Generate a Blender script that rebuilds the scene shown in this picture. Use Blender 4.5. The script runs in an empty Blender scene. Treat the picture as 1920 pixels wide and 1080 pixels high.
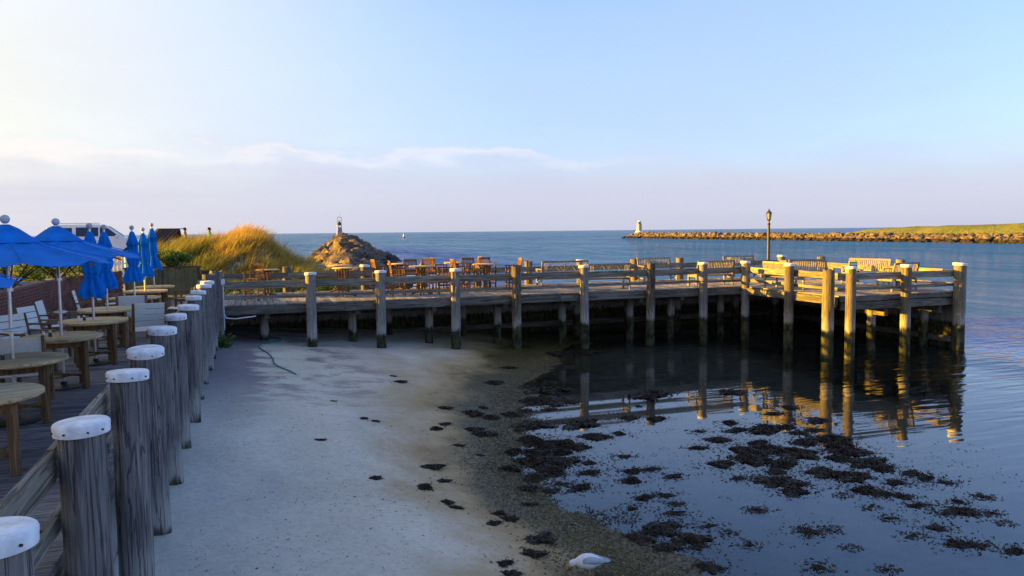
import bpy, bmesh, math, random
from mathutils import Vector, Matrix, noise as mnoise
random.seed(7)
PI = math.pi
SC = bpy.context.scene
COL = SC.collection

# ------------------------------------------------------------------ camera
F_PX, HORIZON_DROP, YAW, CAM_Z = 1450.0, 107.0, math.radians(18.7), 4.1
cam_d = bpy.data.cameras.new('camera')
cam_d.sensor_width = 36.0
cam_d.lens = F_PX / 1920.0 * 36.0
cam_d.clip_end = 30000
cam_d.clip_start = 0.05
cam = bpy.data.objects.new('camera', cam_d)
COL.objects.link(cam)
cam.matrix_world = (Matrix.Translation((0, 0, CAM_Z)) @ Matrix.Rotation(-YAW, 4, 'Z')
                    @ Matrix.Rotation(PI / 2 - math.atan(HORIZON_DROP / F_PX), 4, 'X')
                    @ Matrix.Rotation(-0.01, 4, 'Z'))
SC.camera = cam

# ------------------------------------------------------------------ world, sun, exposure
SUN_AZ, SUN_EL = math.radians(67), math.radians(8.0)      # azimuth measured from +Y towards -X
SUN_DIR = Vector((-math.sin(SUN_AZ) * math.cos(SUN_EL), math.cos(SUN_AZ) * math.cos(SUN_EL), math.sin(SUN_EL)))
SKY_STRENGTH, SUN_STRENGTH, EXPOSURE = 0.108, 5.0, 2.28
SC.view_settings.view_transform = 'Standard'
SC.view_settings.look = 'None'
SC.view_settings.exposure = EXPOSURE
SC.view_settings.gamma = 1.0
world = bpy.data.worlds.new('World')
SC.world = world
world.use_nodes = True
wn, wl = world.node_tree.nodes, world.node_tree.links
wn.clear()


def build_world():
    out = wn.new('ShaderNodeOutputWorld')
    bg = wn.new('ShaderNodeBackground')
    bg.inputs['Strength'].default_value = SKY_STRENGTH
    sky = wn.new('ShaderNodeTexSky')
    sky.sky_type = 'NISHITA'
    sky.sun_disc = False
    sky.sun_elevation = SUN_EL
    sky.sun_rotation = -SUN_AZ
    sky.air_density = 1.0
    sky.dust_density = 1.4
    sky.ozone_density = 2.8
    # thin high veil + a low cloud bank all round the horizon
    tc = wn.new('ShaderNodeTexCoord')
    sep = wn.new('ShaderNodeSeparateXYZ')
    wl.new(tc.outputs['Generated'], sep.inputs[0])

    def math_n(op, a, b=None, c=None, clamp=False):
        n = wn.new('ShaderNodeMath'); n.operation = op; n.use_clamp = clamp
        for i, x in enumerate((a, b, c)):
            if x is None: continue
            if isinstance(x, (int, float)): n.inputs[i].default_value = x
            else: wl.new(x, n.inputs[i])
        return n.outputs[0]

    def smooth(x, a, b):
        n = wn.new('ShaderNodeMapRange'); n.interpolation_type = 'SMOOTHSTEP'
        wl.new(x, n.inputs[0]); n.inputs[1].default_value = a; n.inputs[2].default_value = b
        return n.outputs[0]

    def noise(scale, zs, detail=5, rough=.55):
        m = wn.new('ShaderNodeMapping'); m.inputs['Scale'].default_value = (1, 1, zs)
        wl.new(tc.outputs['Generated'], m.inputs[0])
        n = wn.new('ShaderNodeTexNoise'); n.inputs['Scale'].default_value = scale
        n.inputs['Detail'].default_value = detail; n.inputs['Roughness'].default_value = rough
        wl.new(m.outputs[0], n.inputs['Vector'])
        return n.outputs['Fac']

    z = sep.outputs[2]
    # cumulus tops bulging out of the bank
    n1 = noise(9.0, 2.6, 6, .55)
    n2 = noise(2.2, 6.0, 3, .5)
    edge = math_n('ADD', math_n('MULTIPLY', math_n('SUBTRACT', n1, .5), .075),
                  math_n('ADD', math_n('MULTIPLY', math_n('SUBTRACT', n2, .5), .06), .098))
    over = math_n('SUBTRACT', edge, z)            # >0 inside the bank
    bank = smooth(over, -0.022, 0.055)
    rim = math_n('MULTIPLY', smooth(over, -0.002, 0.006), math_n('SUBTRACT', 1.0, smooth(over, 0.006, 0.022)))
    rim = math_n('MULTIPLY', rim, smooth(n2, .44, .56))
    streak = noise(3.0, 22.0, 4, .5)
    bank = math_n('MULTIPLY', bank, math_n('ADD', .5, math_n('MULTIPLY', streak, .45)))
    hi = math_n('MULTIPLY', smooth(noise(1.6, 4.0, 5, .6), .42, .75), math_n('SUBTRACT', 1.0, smooth(z, .22, .55)))
    hi = math_n('MULTIPLY', math_n('ADD', .45, math_n('MULTIPLY', hi, .3)), math_n('SUBTRACT', 1.0, smooth(z, .17, .42)))

    def mixc(fac, a, b, mode='MIX'):
        n = wn.new('ShaderNodeMix'); n.data_type = 'RGBA'; n.blend_type = mode
        for i, x in ((0, fac), (6, a), (7, b)):
            if isinstance(x, (int, float)): n.inputs[i].default_value = x
            elif isinstance(x, tuple): n.inputs[i].default_value = (*x, 1)
            else: wl.new(x, n.inputs[i])
        return n.outputs[2]
    c = mixc(1.0, sky.outputs[0], (.93, .865, 1.05), 'MULTIPLY')
    sd = wn.new('ShaderNodeVectorMath'); sd.operation = 'DOT_PRODUCT'
    wl.new(tc.outputs['Generated'], sd.inputs[0]); sd.inputs[1].default_value = SUN_DIR
    c = mixc(hi, c, (1.04, 1.29, 1.84))
    c = mixc(math_n('MULTIPLY', smooth(sd.outputs['Value'], .05, .95), .95), c, (2.10, 1.93, 1.45))   # thin cirrus lit from behind
    c = mixc(bank, c, (1.27, 1.28, 1.60))
    c = mixc(math_n('MULTIPLY', rim, .28), c, (2.3, 2.0, 1.9))
    wl.new(c, bg.inputs[0])
    wl.new(bg.outputs[0], out.inputs[0])


build_world()
sun_d = bpy.data.lights.new('sun', 'SUN')
sun_d.energy = SUN_STRENGTH
sun_d.angle = math.radians(0.6)
sun_d.color = (1.0, 0.53, 0.035)
sun = bpy.data.objects.new('sun', sun_d)
COL.objects.link(sun)
sun.rotation_euler = (-SUN_DIR).to_track_quat('-Z', 'Y').to_euler()

DECK = 1.95       # deck level; water is z = 0


# ------------------------------------------------------------------ mesh builder
class MB:
    def __init__(s): s.v = []; s.f = []

    def box(s, c, d, rot=None, ch=0.0):
        x, y, z = (k / 2 for k in d)
        M = Matrix(rot) if rot is not None else None
        b = len(s.v)
        c = Vector(c)
        if ch <= 0:
            P = [(-x, -y, -z), (x, -y, -z), (x, y, -z), (-x, y, -z), (-x, -y, z), (x, -y, z), (x, y, z), (-x, y, z)]
            Fc = [(0, 3, 2, 1), (4, 5, 6, 7), (0, 1, 5, 4), (1, 2, 6, 5), (2, 3, 7, 6), (3, 0, 4, 7)]
        else:
            P = []; idx = {}
            for sx in (-1, 1):
                for sy in (-1, 1):
                    for sz in (-1, 1):
                        for k in range(3):
                            p = [sx * (x - ch), sy * (y - ch), sz * (z - ch)]
                            p[k] = (sx, sy, sz)[k] * (x, y, z)[k]
                            idx[(sx, sy, sz, k)] = len(P); P.append(tuple(p))
            g = lambda a, b_, c_, k: idx[(a, b_, c_, k)]
            Fc = []
            for q in (-1, 1):
                r = [(-1, -1), (1, -1), (1, 1), (-1, 1)]
                if q < 0: r = r[::-1]
                Fc.append(tuple(g(q, a, b_, 0) for a, b_ in r))
                Fc.append(tuple(g(a, q, b_, 1) for a, b_ in r[::-1]))
                Fc.append(tuple(g(a, b_, q, 2) for a, b_ in r))
            for a in (-1, 1):
                for b_ in (-1, 1):
                    Fc.append((g(-1, a, b_, 1), g(1, a, b_, 1), g(1, a, b_, 2), g(-1, a, b_, 2)))
                    Fc.append((g(a, -1, b_, 0), g(a, 1, b_, 0), g(a, 1, b_, 2), g(a, -1, b_, 2)))
                    Fc.append((g(a, b_, -1, 0), g(a, b_, 1, 0), g(a, b_, 1, 1), g(a, b_, -1, 1)))
            for a in (-1, 1):
                for b_ in (-1, 1):
                    for c_ in (-1, 1):
                        Fc.append((g(a, b_, c_, 0), g(a, b_, c_, 1), g(a, b_, c_, 2)))
        for p in P:
            p = Vector(p)
            if M is not None: p = M @ p
            s.v.append(tuple(c + p))
        s.f += [tuple(b + i for i in f) for f in Fc]
        return s

    def beam(s, p0, p1, w, h, ch=0.0):      # box between two points, w sideways, h up
        p0, p1 = Vector(p0), Vector(p1)
        d = p1 - p0
        y = d.normalized()
        x = y.cross(Vector((0, 0, 1)))
        if x.length < 1e-4: x = Vector((1, 0, 0))
        x.normalize()
        z = x.cross(y)
        M = Matrix((x, y, z)).transposed()
        return s.box((p0 + p1) / 2, (w, d.length, h), M, ch)

    def tube(s, pts, rad, n=8, cap=True):
        pts = [Vector(p) for p in pts]
        b = len(s.v)
        m = len(pts)
        if not isinstance(rad, (list, tuple)): rad = [rad] * m
        prev = None
        for i, p in enumerate(pts):
            t = (pts[min(i + 1, m - 1)] - pts[max(i - 1, 0)]).normalized()
            if prev is None:
                a = Vector((1, 0, 0)) if abs(t.x) < .8 else Vector((0, 1, 0))
                x = (a - t * a.dot(t)).normalized()
            else:
                x = (prev - t * prev.dot(t)).normalized()
            prev = x
            y = t.cross(x)
            for k in range(n):
                a = 2 * PI * k / n
                s.v.append(tuple(p + (x * math.cos(a) + y * math.sin(a)) * rad[i]))
        for i in range(m - 1):
            for k in range(n):
                k2 = (k + 1) % n
                s.f.append((b + i * n + k, b + i * n + k2, b + (i + 1) * n + k2, b + (i + 1) * n + k))
        if cap:
            s.f.append(tuple(b + k for k in range(n))[::-1])
            s.f.append(tuple(b + (m - 1) * n + k for k in range(n)))
        return s

    def lathe(s, prof, n=16, c=(0, 0, 0), fn=None):
        b = len(s.v)
        for i, (r, z) in enumerate(prof):
            for k in range(n):
                a = 2 * PI * k / n
                rr = r * (fn(a, z) if fn else 1)
                s.v.append((c[0] + rr * math.cos(a), c[1] + rr * math.sin(a), c[2] + z))
        m = len(prof)
        for i in range(m - 1):
            for k in range(n):
                k2 = (k + 1) % n
                s.f.append((b + i * n + k, b + i * n + k2, b + (i + 1) * n + k2, b + (i + 1) * n + k))
        s.f.append(tuple(b + k for k in range(n))[::-1])
        s.f.append(tuple(b + (m - 1) * n + k for k in range(n)))
        return s

    def mesh(s, name, mat, smooth=False):
        me = bpy.data.meshes.new(name)
        me.from_pydata(s.v, [], s.f)
        if mat: me.materials.append(mat)
        if smooth:
            me.polygons.foreach_set('use_smooth', [True] * len(me.polygons))
            try: me.set_sharp_from_angle(angle=math.radians(40))
            except Exception: pass
        me.update()
        return me

    def build(s, name, mat, parent=None, loc=(0, 0, 0), rz=0, smooth=False):
        return inst(name, s.mesh(name, mat, smooth), parent, loc, rz)


def inst(name, me, parent=None, loc=(0, 0, 0), rz=0, rot=None, scale=None):
    o = bpy.data.objects.new(name, me)
    COL.objects.link(o)
    o.location = loc
    o.rotation_euler = rot if rot is not None else (0, 0, rz)
    if scale is not None: o.scale = scale if isinstance(scale, (tuple, list)) else (scale,) * 3
    if parent: o.parent = parent
    return o


def tag(o, label, cat, group=None):
    o['label'] = label; o['category'] = cat
    if group: o['group'] = group
    return o


def thing(name, label, cat, loc=(0, 0, 0), rz=0, group=None):
    o = bpy.data.objects.new(name, None)
    COL.objects.link(o)
    o.empty_display_size = .2
    o.location = loc; o.rotation_euler = (0, 0, rz)
    return tag(o, label, cat, group)


def struct(o):
    o['kind'] = 'structure'; return o


def stuff(o, label=None, cat=None):
    o['kind'] = 'stuff'
    if label: tag(o, label, cat)
    return o


def copy_thing(o, label, loc, rz, parent=None):
    c = o.copy(); COL.objects.link(c)
    if parent is not None: c.parent = parent
    else:
        c.location = loc; c.rotation_euler = (0, 0, rz)
        if label: c['label'] = label
    for ch in [x for x in bpy.data.objects if x.parent == o]:
        copy_thing(ch, None, None, None, c)
    return c


ORD = ['first', 'second', 'third', 'fourth', 'fifth', 'sixth', 'seventh', 'eighth', 'ninth', 'tenth',
       'eleventh', 'twelfth', 'thirteenth', 'fourteenth', 'fifteenth', 'sixteenth', 'seventeenth', 'eighteenth']


# ------------------------------------------------------------------ materials
class NT:
    def __init__(s, name):
        s.m = bpy.data.materials.new(name); s.m.use_nodes = True
        s.n, s.l = s.m.node_tree.nodes, s.m.node_tree.links
        s.n.clear()
        s.out = s.n.new('ShaderNodeOutputMaterial')

    def put(s, sock, x):
        if x is None: return
        if hasattr(x, 'is_linked') or isinstance(x, bpy.types.NodeSocket): s.l.new(x, sock)
        elif isinstance(x, tuple) and len(x) == 3 and sock.type == 'RGBA': sock.default_value = (*x, 1)
        else: sock.default_value = x

    def math(s, op, a, b=None, c=None, clamp=False):
        n = s.n.new('ShaderNodeMath'); n.operation = op; n.use_clamp = clamp
        for i, x in enumerate((a, b, c)): s.put(n.inputs[i], x)
        return n.outputs[0]

    def map(s, x, a, b, c=0.0, d=1.0, smooth=True):
        n = s.n.new('ShaderNodeMapRange')
        if smooth: n.interpolation_type = 'SMOOTHSTEP'
        s.put(n.inputs[0], x)
        for i, k in enumerate((a, b, c, d)): s.put(n.inputs[i + 1], k)
        return n.outputs[0]

    def mix(s, fac, a, b, mode='MIX'):
        n = s.n.new('ShaderNodeMix'); n.data_type = 'RGBA'; n.blend_type = mode
        s.put(n.inputs[0], fac); s.put(n.inputs[6], a); s.put(n.inputs[7], b)
        return n.outputs[2]

    def coord(s, kind='Object'):
        return s.n.new('ShaderNodeTexCoord').outputs[kind]

    def pos(s):
        return s.n.new('ShaderNodeNewGeometry').outputs['Position']

    def sep(s, v):
        n = s.n.new('ShaderNodeSeparateXYZ'); s.put(n.inputs[0], v); return n.outputs

    def rnd(s):
        return s.n.new('ShaderNodeObjectInfo').outputs['Random']

    def mapping(s, vec, scale=(1, 1, 1), loc=None, rot=None):
        n = s.n.new('ShaderNodeMapping'); s.put(n.inputs[0], vec)
        n.inputs['Scale'].default_value = scale
        if loc is not None: s.put(n.inputs['Location'], loc)
        if rot is not None: n.inputs['Rotation'].default_value = rot
        return n.outputs[0]

    def noise(s, vec, scale=5, detail=4, rough=.55, dist=0, w=None):
        n = s.n.new('ShaderNodeTexNoise')
        if w is not None:
            n.noise_dimensions = '4D'; s.put(n.inputs['W'], w)
        s.put(n.inputs['Vector'], vec)
        n.inputs['Scale'].default_value = scale; n.inputs['Detail'].default_value = detail
        n.inputs['Roughness'].default_value = rough; n.inputs['Distortion'].default_value = dist
        return n.outputs['Fac']

    def voro(s, vec, scale=5, feature='F1', out='Distance'):
        n = s.n.new('ShaderNodeTexVoronoi'); n.feature = feature
        s.put(n.inputs['Vector'], vec); n.inputs['Scale'].default_value = scale
        return n.outputs[out]

    def bump(s, h, strength=.3, dist=.02, normal=None):
        n = s.n.new('ShaderNodeBump'); s.put(n.inputs['Strength'], strength)
        n.inputs['Distance'].default_value = dist; s.put(n.inputs['Height'], h)
        if normal is not None: s.l.new(normal, n.inputs['Normal'])
        return n.outputs[0]

    def attr(s, name, out='Fac'):
        n = s.n.new('ShaderNodeAttribute'); n.attribute_name = name; return n.outputs[out]

    def pbr(s, col, rough=.7, normal=None, metal=0, spec=.3, **kw):
        n = s.n.new('ShaderNodeBsdfPrincipled')
        s.put(n.inputs['Base Color'], col); s.put(n.inputs['Roughness'], rough)
        s.put(n.inputs['Metallic'], metal); s.put(n.inputs['Specular IOR Level'], spec)
        if normal is not None: s.l.new(normal, n.inputs['Normal'])
        for k, x in kw.items(): s.put(n.inputs[k.replace('_', ' ')], x)
        s.l.new(n.outputs[0], s.out.inputs[0])
        return s.m


def wood(name, c_dark, c_mid, c_light, axis=2, scale=1.0, tide=False, crack=.6, rough=.85, vary=.35):
    t = NT(name)
    r = t.rnd()
    sc = [14 * scale] * 3; sc[axis] = 1.1 * scale
    off = t.n.new('ShaderNodeCombineXYZ')
    for i in range(3): t.put(off.inputs[i], t.math('MULTIPLY', r, 37.0 + 11 * i))
    co = t.coord()
    v = t.mapping(co, tuple(sc), off.outputs[0])
    g1 = t.noise(v, 1.0, 6, .65, .3)
    sc2 = [60 * scale] * 3; sc2[axis] = 2.0 * scale
    g2 = t.noise(t.mapping(co, tuple(sc2), off.outputs[0]), 1.0, 4, .6)
    blot = t.noise(t.mapping(co, (2.3, 2.3, 2.3), off.outputs[0]), 1.0, 4, .6)
    c = t.mix(t.map(g1, .32, .68), c_dark, c_mid)
    c = t.mix(t.map(g2, .45, .75), c, c_light)
    c = t.mix(t.map(blot, .48, .75, 0, .55), c, c_dark)
    br = t.math('ADD', 1 - vary * .55, t.math('MULTIPLY', r, vary))
    bc = t.n.new('ShaderNodeCombineXYZ')
    for i in range(3): t.put(bc.inputs[i], br)
    c = t.mix(1.0, c, bc.outputs[0], 'MULTIPLY')
    cr = t.map(g1, .28, .40)                       # drying checks
    c = t.mix(t.math('MULTIPLY', t.math('SUBTRACT', 1.0, cr), crack), c, tuple(k * .22 for k in c_dark))
    rg = rough
    if tide:                                       # algae below the tide line, bleached wood just above it
        pz = t.sep(t.pos())[2]
        wob = t.noise(t.mapping(t.pos(), (9, 9, 2.5)), 1.0, 4, .6)
        h = t.math('ADD', pz, t.math('MULTIPLY', t.math('SUBTRACT', wob, .5), .42))
        bleach = t.math('MULTIPLY', t.map(h, .85, .95), t.math('SUBTRACT', 1.0, t.map(h, 1.0, 1.5)))
        c = t.mix(t.math('MULTIPLY', bleach, .55), c, (.42, .40, .36))
        an = t.noise(t.mapping(t.pos(), (7, 7, 4)), 1.0, 5, .65)
        alg = t.mix(t.map(an, .35, .65), (.012, .013, .009), (.085, .085, .038))
        c = t.mix(t.math('SUBTRACT', 1.0, t.map(h, .80, .90)), c, alg)
    sc3 = [22 * scale] * 3; sc3[axis] = .8 * scale
    g3 = t.noise(t.mapping(co, tuple(sc3), off.outputs[0]), 1.0, 3, .5, .6)
    line = t.map(t.math('ABSOLUTE', t.math('SUBTRACT', g3, .5)), .004, .028)
    c = t.mix(t.math('MULTIPLY', t.math('SUBTRACT', 1.0, line), crack), c, tuple(k * .2 for k in c_dark))
    hgt = t.math('ADD', t.math('ADD', t.math('MULTIPLY', g1, .6), t.math('MULTIPLY', g2, .3)), t.math('MULTIPLY', line, .5))
    return t.pbr(c, rg, t.bump(hgt, .9, .018), spec=.2)


GREY_D, GREY_M, GREY_L = (.085, .080, .078), (.20, .19, .185), (.36, .345, .33)
M = {}
M['pile'] = wood('piling_wood', (.135, .112, .078), (.215, .182, .130), (.30, .262, .195), 2, 1.0, True, .5)  # golden sunlight on the pier head mixed into the wood colour
M['pile_shade_grey'] = wood('shade_grey_piling_wood', (.105, .097, .092), (.175, .162, .155), (.26, .245, .235), 2, 1.0, True, .65)  # same wood, cool shade of the near row put into its colour
M['pile_front'] = wood('shade_silver_piling_wood', (.16, .143, .122), (.26, .235, .205), (.36, .33, .295), 2, 1.0, True, .5)  # same wood, paler shade tone of the pier front put into its colour
M['pile_brown'] = wood('split_piling_wood', (.06, .042, .026), (.17, .13, .09), (.33, .28, .21), 2, 1.0, True, .95)
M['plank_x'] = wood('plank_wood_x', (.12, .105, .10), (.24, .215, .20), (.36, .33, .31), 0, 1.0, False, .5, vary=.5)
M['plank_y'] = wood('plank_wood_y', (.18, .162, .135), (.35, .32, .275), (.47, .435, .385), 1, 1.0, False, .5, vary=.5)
M['rail_x'] = wood('rail_wood_x', (.14, .12, .09), (.27, .24, .185), (.39, .36, .29), 0, .8, False, .55)
M['rail_y'] = wood('rail_wood_y', (.14, .12, .09), (.27, .24, .185), (.39, .36, .29), 1, .8, False, .55)
M['beam_x'] = wood('beam_wood_x', (.08, .072, .058), (.165, .15, .122), (.26, .24, .20), 0, .8, False, .7)
M['beam_y'] = wood('beam_wood_y', (.08, .072, .058), (.165, .15, .122), (.26, .24, .20), 1, .8, False, .7)
M['board_z'] = wood('bulkhead_wood', (.06, .054, .046), (.13, .12, .105), (.20, .19, .165), 2, .8, True, .7)
M['teak_z'] = wood('teak_wood_z', (.12, .058, .024), (.25, .125, .052), (.36, .20, .09), 2, 1.6, False, .35)
M['teak_y'] = wood('teak_wood_y', (.12, .058, .024), (.25, .125, .052), (.36, .20, .09), 1, 1.6, False, .35)
M['tabletop'] = wood('tabletop_wood', (.50, .33, .15), (.72, .50, .25), (.78, .60, .36), 0, 1.3, False, .3)
M['chairwood'] = wood('dining_chair_wood', (.13, .07, .03), (.26, .15, .07), (.36, .24, .13), 2, 1.5, False, .35)
M['bench'] = wood('bench_wood', (.22, .19, .145), (.36, .32, .25), (.46, .42, .34), 2, 1.5, False, .3)
M['planter'] = wood('planter_panel', (.12, .10, .045), (.19, .165, .08), (.25, .22, .12), 2, .8, False, .2)
M['planter_cap'] = wood('planter_cap_wood', (.06, .045, .035), (.12, .09, .07), (.18, .14, .11), 0, .8, False, .3)


def simple(name, col, rough=.6, metal=0, nscale=6, var=.18, bump=0, bscale=60, spec=.35, **kw):
    t = NT(name)
    co = t.coord()
    n = t.noise(co, nscale, 4, .6)
    lo = tuple(max(0, k * (1 - var)) for k in col); hi = tuple(min(1, k * (1 + var)) for k in col)
    c = t.mix(t.map(n, .3, .7), lo, hi)
    nm = None
    if bump: nm = t.bump(t.noise(co, bscale, 3, .6), bump, .01)
    return t.pbr(c, rough, nm, metal, spec, **kw)


M['cap'] = simple('white_cap_paint', (.70, .70, .71), .6, 0, 7, .22, .35, 40)
M['nail'] = simple('nail_steel', (.05, .045, .04), .5, .6)
M['white'] = simple('white_paint', (.72, .72, .72), .55, 0, 5, .08)
M['sling'] = simple('white_sling_fabric', (.70, .67, .61), .8, 0, 30, .06, .2, 300)
M['metal'] = simple('aluminium_pole', (.62, .62, .64), .32, .85, 8, .08)
M['darkmetal'] = simple('dark_iron', (.03, .03, .032), .5, .4)
M['bronze'] = simple('lamp_post_paint', (.055, .045, .04), .45, .2)
M['ball'] = simple('finial_grey', (.42, .43, .44), .5)
M['brick'] = simple('red_brick', (.17, .062, .045), .9, 0, 4, .4, .4, 60)
M['mortar'] = simple('brick_mortar', (.16, .125, .105), .95, 0, 8, .2, .3, 80)
M['soil'] = simple('soil', (.10, .075, .05), .95, 0, 2, .4, .5, 20)
M['hose'] = simple('teal_hose_rubber', (.02, .21, .20), .45)
M['conduit'] = simple('conduit_plastic', (.6, .6, .6), .45)


def weed_mat(name, c0, c1, c2):
    t = NT(name)
    p = t.pos()
    c = t.mix(t.map(t.noise(p, 16, 5, .7), .38, .62), c0, c1)
    c = t.mix(t.map(t.noise(p, 45, 3, .7), .56, .72), c, c2)
    return t.pbr(c, t.map(t.noise(p, 30, 3, .6), .35, .65, .3, .8), t.bump(t.noise(p, 70, 3, .6), .6, .02), spec=.3)


M['weed'] = weed_mat('seaweed_fronds', (.008, .006, .004), (.045, .028, .013), (.095, .07, .025))
M['weed_red'] = weed_mat('red_seaweed_fronds', (.012, .005, .004), (.045, .013, .009), (.08, .04, .018))
M['carpaint'] = simple('white_car_paint', (.72, .73, .75), .25, 0, 3, .03, spec=.5)
M['tyre'] = simple('tyre_rubber', (.02, .02, .02), .8)
M['skin'] = simple('skin', (.30, .17, .11), .6)
M['hair'] = simple('dark_hair', (.012, .01, .009), .6)
M['shirt_tan'] = simple('tan_shirt_cloth', (.22, .12, .06), .85)
M['shirt_green'] = simple('green_shirt_cloth', (.02, .30, .20), .85)
M['trousers'] = simple('dark_trousers_cloth', (.05, .05, .07), .85)
M['shed'] = wood('shed_board', (.05, .03, .02), (.11, .065, .04), (.17, .11, .07), 0, .8, False, .4)
M['shingle'] = simple('cedar_shingle', (.20, .18, .16), .9, 0, 3, .35, .6, 30)
M['red'] = simple('red_petal', (.55, .03, .02), .6)
M['orange'] = simple('orange_petal', (.60, .16, .03), .6)
M['sign_green'] = simple('green_sign_paint', (.05, .28, .05), .5)
M['towergrey'] = simple('tower_grey_paint', (.34, .33, .32), .6, 0, 3, .2)
M['buoyred'] = simple('buoy_red_paint', (.35, .03, .03), .5)
M['gullwhite'] = simple('gull_white_feathers', (.72, .72, .72), .8, 0, 20, .06, .3, 90)
M['gullgrey'] = simple('gull_grey_feathers', (.36, .39, .44), .8, 0, 20, .16, .4, 90)
M['beak'] = simple('gull_beak_horn', (.55, .30, .10), .5)
M['shaker_black'] = simple('pepper_shaker_body', (.02, .02, .02), .3)


def canvas(name, col):
    t = NT(name)
    co = t.coord()
    n = t.noise(co, 3, 4, .6)
    c = t.mix(t.map(n, .3, .75), tuple(k * .68 for k in col), col)
    c = t.mix(t.map(t.noise(co, 1.2, 3, .6), .5, .75, 0, .35), c, (.05, .30, .78))
    w = t.noise(co, 220, 2, .5)
    b = t.bump(t.math('ADD', t.math('MULTIPLY', n, .8), t.math('MULTIPLY', w, .1)), .25, .03)
    p = t.n.new('ShaderNodeBsdfPrincipled'); t.put(p.inputs['Base Color'], c); p.inputs['Roughness'].default_value = .8
    p.inputs['Specular IOR Level'].default_value = .2
    t.l.new(b, p.inputs['Normal'])
    tr = t.n.new('ShaderNodeBsdfTranslucent'); t.put(tr.inputs[0], c)
    mx = t.n.new('ShaderNodeMixShader'); mx.inputs[0].default_value = .3
    t.l.new(p.outputs[0], mx.inputs[1]); t.l.new(tr.outputs[0], mx.inputs[2]); t.l.new(mx.outputs[0], t.out.inputs[0])
    return t.m


M['canvas'] = canvas('blue_canvas', (.004, .27, .88))


def glass_mat():
    t = NT('dark_window_glass')
    return t.pbr((.015, .02, .025), .05, spec=.6)


M['glass'] = glass_mat()


def lamp_glass():
    t = NT('lantern_frosted_glass')
    n = t.noise(t.coord(), 8)
    return t.pbr(t.mix(n, (.22, .20, .18), (.34, .32, .29)), .35)


M['lampglass'] = lamp_glass()


def leaf_mat(name, cols, rough=.6, transl=.35):
    t = NT(name)
    k = t.attr('tone')
    c = t.mix(t.map(k, 0, .5, smooth=False), cols[0], cols[1])
    c = t.mix(t.map(k, .5, 1, smooth=False), c, cols[2])
    p = t.n.new('ShaderNodeBsdfPrincipled'); t.put(p.inputs['Base Color'], c); p.inputs['Roughness'].default_value = rough
    p.inputs['Specular IOR Level'].default_value = .2
    tr = t.n.new('ShaderNodeBsdfTranslucent'); t.put(tr.inputs[0], c)
    mx = t.n.new('ShaderNodeMixShader'); mx.inputs[0].default_value = transl
    t.l.new(p.outputs[0], mx.inputs[1]); t.l.new(tr.outputs[0], mx.inputs[2]); t.l.new(mx.outputs[0], t.out.inputs[0])
    return t.m


M['grass'] = leaf_mat('dune_grass_blades', ((.05, .095, .018), (.26, .23, .045), (.66, .38, .10)))
M['leaf'] = leaf_mat('shrub_leaves', ((.03, .07, .014), (.085, .155, .028), (.22, .25, .05)))


def sand_mat():
    t = NT('beach_sand')
    p = t.pos()
    s = t.sep(p)
    big = t.noise(t.mapping(p, (.5, .35, .5)), 1.0, 5, .6, .6)
    mid = t.noise(p, 3.0, 6, .65)
    fine = t.noise(p, 90, 3, .6)
    dry = t.mix(t.map(big, .35, .7), (.53, .475, .375), (.64, .58, .47))
    # dark mineral streaks high on the beach, near the corner of the two decks
    st = t.noise(t.mapping(p, (.8, 1.5, 1), None, (0, 0, .55)), 1.0, 7, .68, .25)
    up = t.math('MULTIPLY', t.map(s[1], 13, 20), t.math('SUBTRACT', 1.0, t.map(s[0], 1.2, 5.5)))
    near_wall = t.math('SUBTRACT', 1.0, t.map(s[0], -1.0, .7))
    near_wall = t.math('MULTIPLY', near_wall, t.map(s[1], 11, 19))
    dk = t.math('MULTIPLY', t.map(t.math('ADD', st, t.math('MULTIPLY', near_wall, .34)), .45, .62), up)
    dry = t.mix(t.math('MULTIPLY', dk, .85), dry, (.17, .13, .15))
    soft = t.map(t.noise(t.mapping(p, (.7, .25, 1), None, (0, 0, .3)), 1.0, 5, .6, .8), .5, .72, 0, .28)
    dry = t.mix(soft, dry, (.36, .33, .31))
    mot = t.noise(p, 11, 6, .7)
    dry = t.mix(t.map(mot, .42, .68, 0, .30), dry, (.25, .235, .205))
    dry = t.mix(t.map(t.noise(p, 34, 4, .7), .6, .7, 0, .5), dry, (.17, .155, .135))
    h = t.math('ADD', s[2], t.math('MULTIPLY', t.math('SUBTRACT', mid, .5), .12))
    h = t.math('ADD', h, t.math('MULTIPLY', t.math('SUBTRACT', big, .5), .28))
    wet = t.mix(t.map(fine, .3, .7), (.30, .205, .09), (.42, .30, .145))
    c = t.mix(t.map(h, .17, .42), wet, dry)
    grit = t.noise(p, 20, 5, .8)
    pebble = t.mix(t.map(grit, .40, .60), (.010, .010, .004), (.135, .10, .026))
    c = t.mix(t.math('SUBTRACT', 1.0, t.map(h, .10, .24)), c, pebble)
    silt = t.mix(t.map(mid, .3, .7), (.08, .075, .055), (.20, .18, .125))
    c = t.mix(t.math('SUBTRACT', 1.0, t.map(s[2], -.09, -.01)), c, silt)
    c = t.mix(t.map(fine, .62, .72, 0, .35), c, (.10, .09, .08))
    b = t.bump(t.math('ADD', t.math('MULTIPLY', mid, .6), t.math('ADD', t.math('MULTIPLY', mot, .3), t.math('MULTIPLY', fine, .08))), .7, .06)
    rg = t.map(h, .05, .4, .45, .95)
    return t.pbr(c, rg, b, spec=.25)


M['sand'] = sand_mat()


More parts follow.
